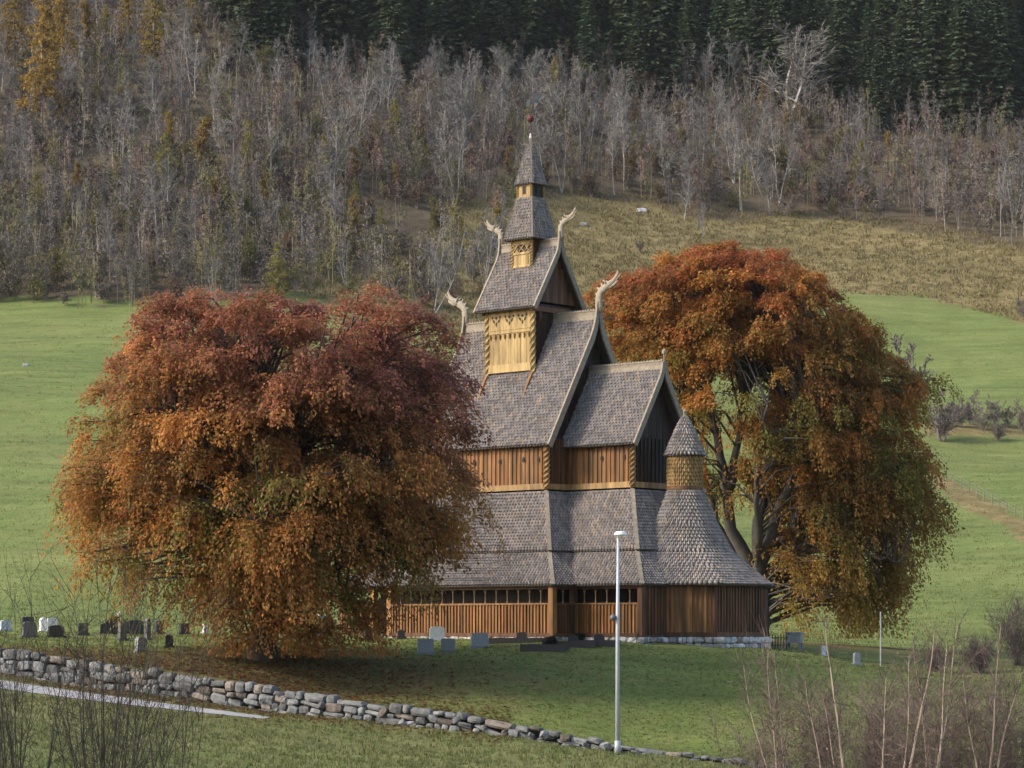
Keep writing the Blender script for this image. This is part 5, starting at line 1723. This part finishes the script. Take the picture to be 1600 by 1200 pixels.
# kerbed graves in front of the chancel
def kerb_grave(px, py, L, W, label):
    x, y, z = on_ground(px, py)
    r = empty('kerbed_grave', (x, y, z), -TH * 0.25, label, 'grave')
    c = (0.055, 0.045, 0.042)
    mb = MB()
    mb.abox(-L / 2, L / 2, -W / 2, -W / 2 + 0.14, -0.3, 0.17, c); mb.abox(-L / 2, L / 2, W / 2 - 0.14, W / 2, -0.3, 0.17, c)
    mb.abox(-L / 2, -L / 2 + 0.14, -W / 2 + 0.14, W / 2 - 0.14, -0.3, 0.165, c); mb.abox(L / 2 - 0.14, L / 2, -W / 2 + 0.14, W / 2 - 0.14, -0.3, 0.165, c)
    mb.build('kerb', M['granite'], r)
    mb = MB(); mb.abox(-L / 2 + 0.14, L / 2 - 0.14, -W / 2 + 0.14, W / 2 - 0.14, -0.2, 0.10, (0.07, 0.055, 0.04)); mb.build('soil_bed', M['stone'], r)
    mb = MB(); mb.prism([(-0.22, W / 2 - 0.2, 0.1), (0.22, W / 2 - 0.2, 0.1), (0.22, W / 2 - 0.2, 0.34), (0.1, W / 2 - 0.2, 0.42), (-0.1, W / 2 - 0.2, 0.42), (-0.22, W / 2 - 0.2, 0.34)], (0, 0.14, 0), (0.03, 0.03, 0.032)); mb.build('headstone', M['granite'], r)
    return r
kerb_grave(812, 1003, 2.5, 1.3, 'dark kerbed grave nearest the square grey gravestone')
kerb_grave(852, 1013, 1.9, 1.3, 'dark kerbed grave set furthest forward on the lawn')
kerb_grave(893, 1008, 2.2, 1.2, 'dark kerbed grave before the corner of the nave gallery')
kerb_grave(934, 1007, 1.8, 1.1, 'dark kerbed grave just left of the lamp post')

def shrub_ball(name, px, py, w, h, label, col, n=700):
    x, y, z = on_ground(px, py)
    g = np.random.RandomState(int(px))
    u = unit(g.normal(0, 1, (n, 3))); rr_ = g.uniform(0.4, 1, (n, 1)) ** 0.5
    P = u * rr_ * np.array((w / 2, w / 2, h / 2)) + np.array((0, 0, h / 2))
    P[:, 2] += 0.1 * h * np.sin(P[:, 0] * 9)
    V, c = leaf_quads(P, g, 0.10, col)
    r = empty(name, (x, y, z), 0, label, 'shrub')
    quads_mesh('foliage', V, c, M['needle'], r)
    mb = MB(); mb.tube([(0, 0, -0.1), (0, 0, h * 0.6)], [0.04, 0.02], 5, (0.08, 0.06, 0.05)); mb.build('stem', M['bark'], r)
shrub_ball('grave_shrub', 809, 999, 0.5, 0.55, 'low dark evergreen on the leftmost kerbed grave', (0.02, 0.03, 0.015))
shrub_ball('grave_shrub', 846, 1000, 0.45, 0.40, 'small dark evergreen behind the middle kerbed graves', (0.02, 0.03, 0.015))
shrub_ball('grave_shrub', 860, 1010, 0.55, 0.42, 'dark evergreen clump on the grave furthest forward', (0.025, 0.03, 0.02))
shrub_ball('grave_shrub', 905, 1004, 0.5, 0.4, 'dark evergreen clump left of the lamp post graves', (0.02, 0.028, 0.015))
shrub_ball('grave_shrub', 510, 990, 0.7, 0.9, 'dark shrub growing beside the tall obelisk', (0.03, 0.035, 0.015))

# stone table and iron pickets right of the apse
x, y, z = on_ground(1241, 1014, 100); k = K * y
st = empty('stone_bin', (x, y, z), -0.35, 'grey weathered chest on legs standing right of the apse', 'chest')
mb = MB(); mb.abox(-0.36, 0.36, -0.28, 0.28, 0.28, 0.74, (0.30, 0.31, 0.31)); mb.abox(-0.40, 0.40, -0.32, 0.32, 0.743, 0.79, (0.34, 0.35, 0.36)); mb.build('box', M['board'], st)
for sx in (-0.3, 0.3):
    for sy in (-0.22, 0.22):
        mb = MB(); mb.abox(sx - 0.05, sx + 0.05, sy - 0.05, sy + 0.05, -0.1, 0.28, (0.25, 0.25, 0.25)); mb.build('leg', M['board'], st)
x, y, z = on_ground(1216, 1014, 100)
pk = empty('picket_gate', (x, y, z), -0.2, 'short dark iron picket fence beside the foundation of the apse', 'fence')
mb = MB()
for i in range(7):
    xx = -0.4 + i * 0.13
    mb.tube([(xx, 0, -0.1), (xx, 0, 0.58), (xx, 0, 0.68)], [0.025, 0.025, 0.004], 5, (0.03, 0.032, 0.035))
mb.build('pickets', M['dark'], pk)
mb = MB(); mb.abox(-0.45, 0.45, 0.027, 0.05, 0.15, 0.19, (0.03, 0.03, 0.03)); mb.abox(-0.45, 0.45, 0.027, 0.05, 0.48, 0.52, (0.03, 0.03, 0.03)); mb.build('rail', M['dark'], pk)
# slim pole on the right slope
x, y, z = on_ground(1376, 1042, 95)
po = empty('slim_pole', (x, y, z), 0, 'slim plain grey pole on the right slope under the beech fringe', 'pole')
mb = MB(); mb.tube([(0, 0, -0.2), (0, 0, 84 * K * y)], [0.035, 0.028], 8, (0.40, 0.40, 0.39)); mb.build('shaft', M['metal'], po)
mb = MB(); mb.tube([(0, 0, 84 * K * y), (0, 0, 84 * K * y + 0.05)], [0.04, 0.02], 8, (0.3, 0.3, 0.3)); mb.build('cap', M['metal'], po)

# ------------------------------------------------------------------ foreground shrubs and saplings
def stem_clump(name, px, Y, n, hmax, spread, label, cat, tcol, ccol, seed, rr_=0.014, lean=0.0, ntw=12, tw=0.0045, up_=0.5, spot=None):
    g = np.random.RandomState(seed)
    x = (px - 800) * K * Y; z = float(ground_lo(x, Y))
    if spot: x, Y, z = spot
    r = empty(name, (x, Y, z), 0, label, cat)
    tb = MB(); tn = []
    for i in range(n):
        a = g.uniform(0, 6.28); sp = spread * g.uniform(0.1, 1)
        d = unit(np.array((math.cos(a) * sp + lean, math.sin(a) * sp, 1.0)))
        L = hmax * g.uniform(0.55, 1.0)
        p = np.array((g.normal(0, 0.12), g.normal(0, 0.12), -0.1)); pts = [p]
        for k in range(9):
            d = unit(d + g.normal(0, 0.055, 3) + np.array((0, 0, 0.05)))
            p = p + d * L / 9; pts.append(p)
        r0 = rr_ * g.uniform(0.6, 1.2) * L / hmax
        tb.tube(pts, [r0 * (1 - 0.82 * k / 9) for k in range(10)], 5, np.array(tcol) * g.uniform(0.75, 1.25), caps=False)
        for j in range(ntw):
            t = g.uniform(2.0, 9); k = min(int(t), 8); q = pts[k] + (pts[k + 1] - pts[k]) * (t - k)
            dd = unit((pts[k + 1] - pts[k]) / (L / 9) + g.normal(0, up_, 3))
            Lt = L * g.uniform(0.10, 0.26)
            for s_ in range(3):
                q2 = q + dd * Lt / 3
                w = tw * (1.2 - 0.3 * s_)
                tn.append((*q, *q2, w, w * 0.75))
                if g.rand() < 0.75:
                    d3 = unit(dd + g.normal(0, up_ * 1.1, 3)); q3 = q2 + d3 * Lt * g.uniform(0.2, 0.5)
                    tn.append((*q2, *q3, w * 0.7, w * 0.45))
                q = q2; dd = unit(dd + g.normal(0, 0.12, 3) + np.array((0, 0, 0.06)))
    tb.build('stems', M['bark'], r)
    V = ribbons(tn, g)
    quads_mesh('twigs', V, np.array(ccol) * g.uniform(0.7, 1.3, (len(V), 1)), M['twig'], r)
    if name != 'bare_shrub':
        tq = np.array(tn); ii = g.randint(0, len(tq), 26)
        V, c = leaf_quads(tq[ii, 3:6], g, 0.055, (0.34, 0.24, 0.08))
        quads_mesh('last_leaves', V, c, M['birchleaf'], r)
    return r
dk = (0.05, 0.042, 0.036)
stem_clump('bare_shrub', 165, 46, 48, 5.8, 0.40, 'large dark leafless shrub of thin upright stems at the bottom left', 'shrub', dk, (0.06, 0.05, 0.042), 61, 0.017)
stem_clump('bare_shrub', 30, 47, 28, 5.5, 0.34, 'dark leafless shrub in the bottom left corner', 'shrub', dk, (0.06, 0.05, 0.042), 62, 0.016)
stem_clump('bare_shrub', 265, 45, 14, 5.0, 0.34, 'sparse leafless shrub right of the large one at the bottom left', 'shrub', dk, (0.06, 0.05, 0.042), 63, 0.014)
wt = (0.36, 0.27, 0.21); pk_ = (0.13, 0.09, 0.075)
for px, Y, n, h, ln, lb, sd in (
    (1325, 58, 3, 5.6, -0.10, 'pale stemmed birch sapling leaning left, first of the light stems at the bottom right', 71),
    (1398, 57, 3, 5.6, 0.0, 'pale birch sapling with crossing stems in the middle of the bottom right thicket', 72),
    (1455, 59, 3, 6.0, 0.06, 'tallest pale birch sapling at the bottom right', 73),
    (1225, 60, 3, 4.9, -0.12, 'thin reddish sapling below the apse at the left end of the bottom right thicket', 74),
    (1545, 60, 3, 5.4, 0.05, 'grey birch sapling close to the right edge of the thicket', 75)):
    stem_clump('birch_sapling', px, Y, n, h, 0.16, lb, 'sapling', wt, pk_, sd, 0.05, ln, 60, 0.0060, 0.6)
for px, Y, n, h, lb, sd in (
    (1270, 62, 34, 3.8, 'brown twiggy thicket between the two leftmost saplings at the bottom right', 81),
    (1360, 61, 40, 4.1, 'purplish twiggy thicket behind the crossing sapling stems', 82),
    (1430, 63, 38, 4.0, 'purplish twiggy thicket under the tallest sapling', 83),
    (1500, 61, 40, 4.1, 'dense brown twiggy thicket right of the tallest sapling', 84),
    (1590, 62, 40, 4.1, 'reddish twiggy thicket in the bottom right corner', 85),
    (1190, 63, 20, 3.3, 'low sparse twigs at the left end of the bottom right thicket', 86)):
    stem_clump('twig_thicket', px, Y, n, h, 0.62, lb, 'shrub', (0.13, 0.095, 0.08), (0.16, 0.115, 0.10), sd, 0.009, 0.0, 48, 0.0042, 0.85)
# bushes on the far bank at the right
for px, py, n, h, lb, sd in ((1530, 1052, 70, 1.9, 'dark purple bare bush at the right edge below the green meadow', 101), (1462, 1050, 40, 1.5, 'small bare bush left of the dark purple one on the right bank', 102), (1592, 1040, 60, 3.4, 'bare reddish bush at the right picture edge on the bank', 103)):
    stem_clump('bank_bush', px, 0, n, h, 0.9, lb, 'bush', (0.12, 0.09, 0.085), (0.125, 0.09, 0.085), sd, 0.013, 0.0, 22, 0.006, 0.7, on_ground(px, py, 100))

# ------------------------------------------------------------------ grass and fallen leaves
g = np.random.RandomState(91)
def blades(name, n, gen, hgt, col, label, seed, ws=1):
    g = np.random.RandomState(seed)
    X, Y = gen(g, n); Z = ground(X, Y)
    n = len(X)
    a = g.uniform(0, 6.28, n); h = hgt * g.uniform(0.5, 1.4, n); w = (0.012 + 0.012 * g.rand(n)) * ws
    le = h * g.uniform(0.1, 0.7, n)
    b0 = np.stack([X - np.cos(a) * w, Y - np.sin(a) * w, Z - 0.01], 1); b1 = np.stack([X + np.cos(a) * w, Y + np.sin(a) * w, Z - 0.01], 1)
    l2 = g.uniform(0, 6.28, n)
    t = np.stack([X + np.cos(l2) * le, Y + np.sin(l2) * le, Z + h], 1)
    c = np.asarray(col)[g.randint(0, len(col), n)] * g.uniform(0.7, 1.3, (n, 1))
    o = quads_mesh(name, np.stack([b0, b1, t], 1), c, M['grass'], None, 3)
    return tag(o, label, 'grass', None, 'stuff')
def gen_f(g, n):
    px = g.uniform(-150, 1750, n); Y = g.uniform(66, 97, n); X = (px - 800) * K * Y
    # tufts: draw blades together
    X = X[: n // 6].repeat(6) + g.normal(0, 0.06, n // 6 * 6); Y = Y[: n // 6].repeat(6) + g.normal(0, 0.06, n // 6 * 6)
    ok = (Y < wallY(X) - 0.4)
    px = 800 + X / (K * Y); py = HOR - ground_lo(X, Y) / (K * Y)
    lane = np.abs(py - np.interp(px, [-500, 0, 100, 200, 300, 412], [1010, 1070, 1084, 1097, 1109, 1122])) < np.interp(px, [-500, 0, 200, 400, 425], [10, 10, 8, 4, 0])
    ok &= ~lane
    return X[ok], Y[ok]
blades('meadow_grass', 110000, gen_f, 0.11, [(0.13, 0.16, 0.05), (0.17, 0.18, 0.06), (0.24, 0.21, 0.10), (0.10, 0.13, 0.035)], 'rough grass of the meadow in front of the stone wall', 92)
def gen_l(g, n):
    px = g.uniform(-100, 1700, n); Y = g.uniform(86, 116, n); X = (px - 800) * K * Y
    X = X[: n // 5].repeat(5) + g.normal(0, 0.05, n // 5 * 5); Y = Y[: n // 5].repeat(5) + g.normal(0, 0.05, n // 5 * 5)
    ok = Y > wallY(X) + 0.25
    dx = X - CX; dy = Y - CY; e = dx * math.cos(TH) - dy * math.sin(TH); nn = dx * math.sin(TH) + dy * math.cos(TH)
    ok &= ~((np.abs(e) < gx + .2) & (np.abs(nn) < gy + .2)) & ~((e > 0) & (e < AE + 3.8) & (np.abs(nn) < cgy + .2))
    return X[ok], Y[ok]
blades('lawn_grass', 110000, gen_l, 0.06, [(0.125, 0.165, 0.04), (0.145, 0.18, 0.046), (0.22, 0.205, 0.08), (0.10, 0.14, 0.034)], 'short grass of the churchyard lawn', 93)
def gen_p(g, n):
    px = g.uniform(500, 1900, n); Y = g.uniform(330, 450, n); X = (px - 800) * K * Y
    X = X[: n // 7].repeat(7) + g.normal(0, 0.5, n // 7 * 7); Y = Y[: n // 7].repeat(7) + g.normal(0, 0.5, n // 7 * 7)
    px = 800 + X / (K * Y); py = HOR - ground_up(X, Y) / (K * Y)
    ok = (py > np.interp(px, FB_X, FB_Y) - 12) & (py < np.interp(px, PB_X, PB_Y) + 3)
    return X[ok], Y[ok]
blades('pasture_grass', 120000, gen_p, 0.42, [(0.20, 0.165, 0.07), (0.27, 0.21, 0.10), (0.155, 0.145, 0.05), (0.15, 0.10, 0.05)], 'tussocky straw coloured grass of the rough pasture', 94, 5)
def gen_h(g, n):
    px = g.uniform(-250, 1850, n); Y = 140 * (370 / 140.0) ** g.rand(n); X = (px - 800) * K * Y
    X = X[: n // 7].repeat(7) + g.normal(0, 0.25, n // 7 * 7); Y = Y[: n // 7].repeat(7) + g.normal(0, 0.25, n // 7 * 7)
    px = 800 + X / (K * Y); py = HOR - ground_up(X, Y) / (K * Y)
    ok = py > np.interp(px, PB_X, PB_Y)
    return X[ok], Y[ok]
blades('hill_grass', 150000, gen_h, 0.12, [(0.13, 0.175, 0.045), (0.15, 0.18, 0.05), (0.20, 0.20, 0.075)], 'short meadow grass on the green hillside', 95, 1.6)
n = 8000
X = np.r_[g.normal(-9.0, 4.6, n), g.uniform(-24, 0, 5000)]; Y = np.r_[g.normal(97.5, 4.0, n), np.zeros(5000)]
Y[n:] = wallY(X[n:]) + g.normal(0.6, 1.3, 5000)
ok = (np.abs(Y - wallY(X)) > 0.35)
px_ = 800 + X / (K * Y); py_ = HOR - ground(X, Y) / (K * Y)
ok &= ~((Y < wallY(X)) & (np.abs(py_ - np.interp(px_, [-500, 0, 100, 200, 300, 412], [1010, 1070, 1084, 1097, 1109, 1122])) < np.interp(px_, [-500, 0, 200, 400, 425], [9, 8, 6, 3, 0])))
X = X[ok]; Y = Y[ok]
P = np.stack([X, Y, ground(X, Y) + 0.02], 1)
a = g.uniform(0, 6.28, len(P)); s = 0.07 * g.uniform(0.7, 1.4, len(P))
U = np.stack([np.cos(a), np.sin(a), g.normal(0, 0.25, len(P))], 1) * s[:, None]; W_ = np.stack([-np.sin(a), np.cos(a), g.normal(0, 0.25, len(P))], 1) * (s * 0.6)[:, None]
V = np.stack([P - U, P - W_, P + U, P + W_], 1); V[..., 2] += 0.015
cc = np.array([(0.16, 0.075, 0.035), (0.11, 0.05, 0.03), (0.20, 0.10, 0.04)])[g.randint(0, 3, len(P))] * g.uniform(0.7, 1.3, (len(P), 1))
tag(quads_mesh('fallen_leaves', V, cc, M['leaf']), 'fallen brown beech leaves on the lawn and along the stone wall', 'leaves', None, 'stuff')

hz = MB(); hz.abox(-420, 420, -8, 1000, -16, 420)
hm = bpy.data.materials.new('valley_haze'); hm.use_nodes = True
hn = hm.node_tree; hn.nodes.remove(hn.nodes['Principled BSDF'])
pv = hn.nodes.new('ShaderNodeVolumePrincipled'); pv.inputs['Density'].default_value = 0.00004; pv.inputs['Color'].default_value = (0.86, 0.90, 0.97, 1)
hn.links.new(pv.outputs[0], hn.nodes['Material Output'].inputs['Volume'])
hz_o = tag(hz.build('haze', hm), 'thin pale air softening the far hillside', 'haze', None, 'stuff')
# ------------------------------------------------------------------ light, sky, camera
SUN_AZ = 77.0        # degrees round to the left from the direction towards the camera
SUN_EL = 36.0
sd = np.array((-math.sin(R(SUN_AZ)) * math.cos(R(SUN_EL)), -math.cos(R(SUN_AZ)) * math.cos(R(SUN_EL)), math.sin(R(SUN_EL))))
L = bpy.data.lights.new('sun', 'SUN'); L.energy = 1.85; L.angle = R(14); L.color = (1.0, 0.93, 0.82)
so = bpy.data.objects.new('sun', L); COL.objects.link(so)
from mathutils import Vector
so.rotation_euler = Vector(sd).to_track_quat('Z', 'Y').to_euler()
w = bpy.data.worlds.new('World'); scene.world = w; w.use_nodes = True
nt = w.node_tree
sky = nt.nodes.new('ShaderNodeTexSky'); sky.sky_type = 'NISHITA'; sky.sun_disc = False
sky.sun_elevation = R(SUN_EL)
sky.sun_rotation = math.atan2(sd[0], sd[1])
sky.air_density = 1.0; sky.dust_density = 2.5
nt.links.new(sky.outputs[0], nt.nodes['Background'].inputs[0])
nt.nodes['Background'].inputs[1].default_value = 0.15
cam = bpy.data.cameras.new('camera'); cam.lens = 90; cam.sensor_width = 36; cam.sensor_fit = 'HORIZONTAL'
cam.shift_y = (HOR - 600) / 1600.0
cam.clip_end = 5000; cam.clip_start = 0.5
co = bpy.data.objects.new('camera', cam); COL.objects.link(co)
co.location = (0, 0, 0); co.rotation_euler = (R(90), 0, 0)
scene.camera = co
scene.view_settings.view_transform = 'Standard'
scene.view_settings.look = 'None'
scene.view_settings.exposure = 0.95
scene.view_settings.gamma = 1.0
scene.cycles.max_bounces = 6
scene.cycles.transparent_max_bounces = 8
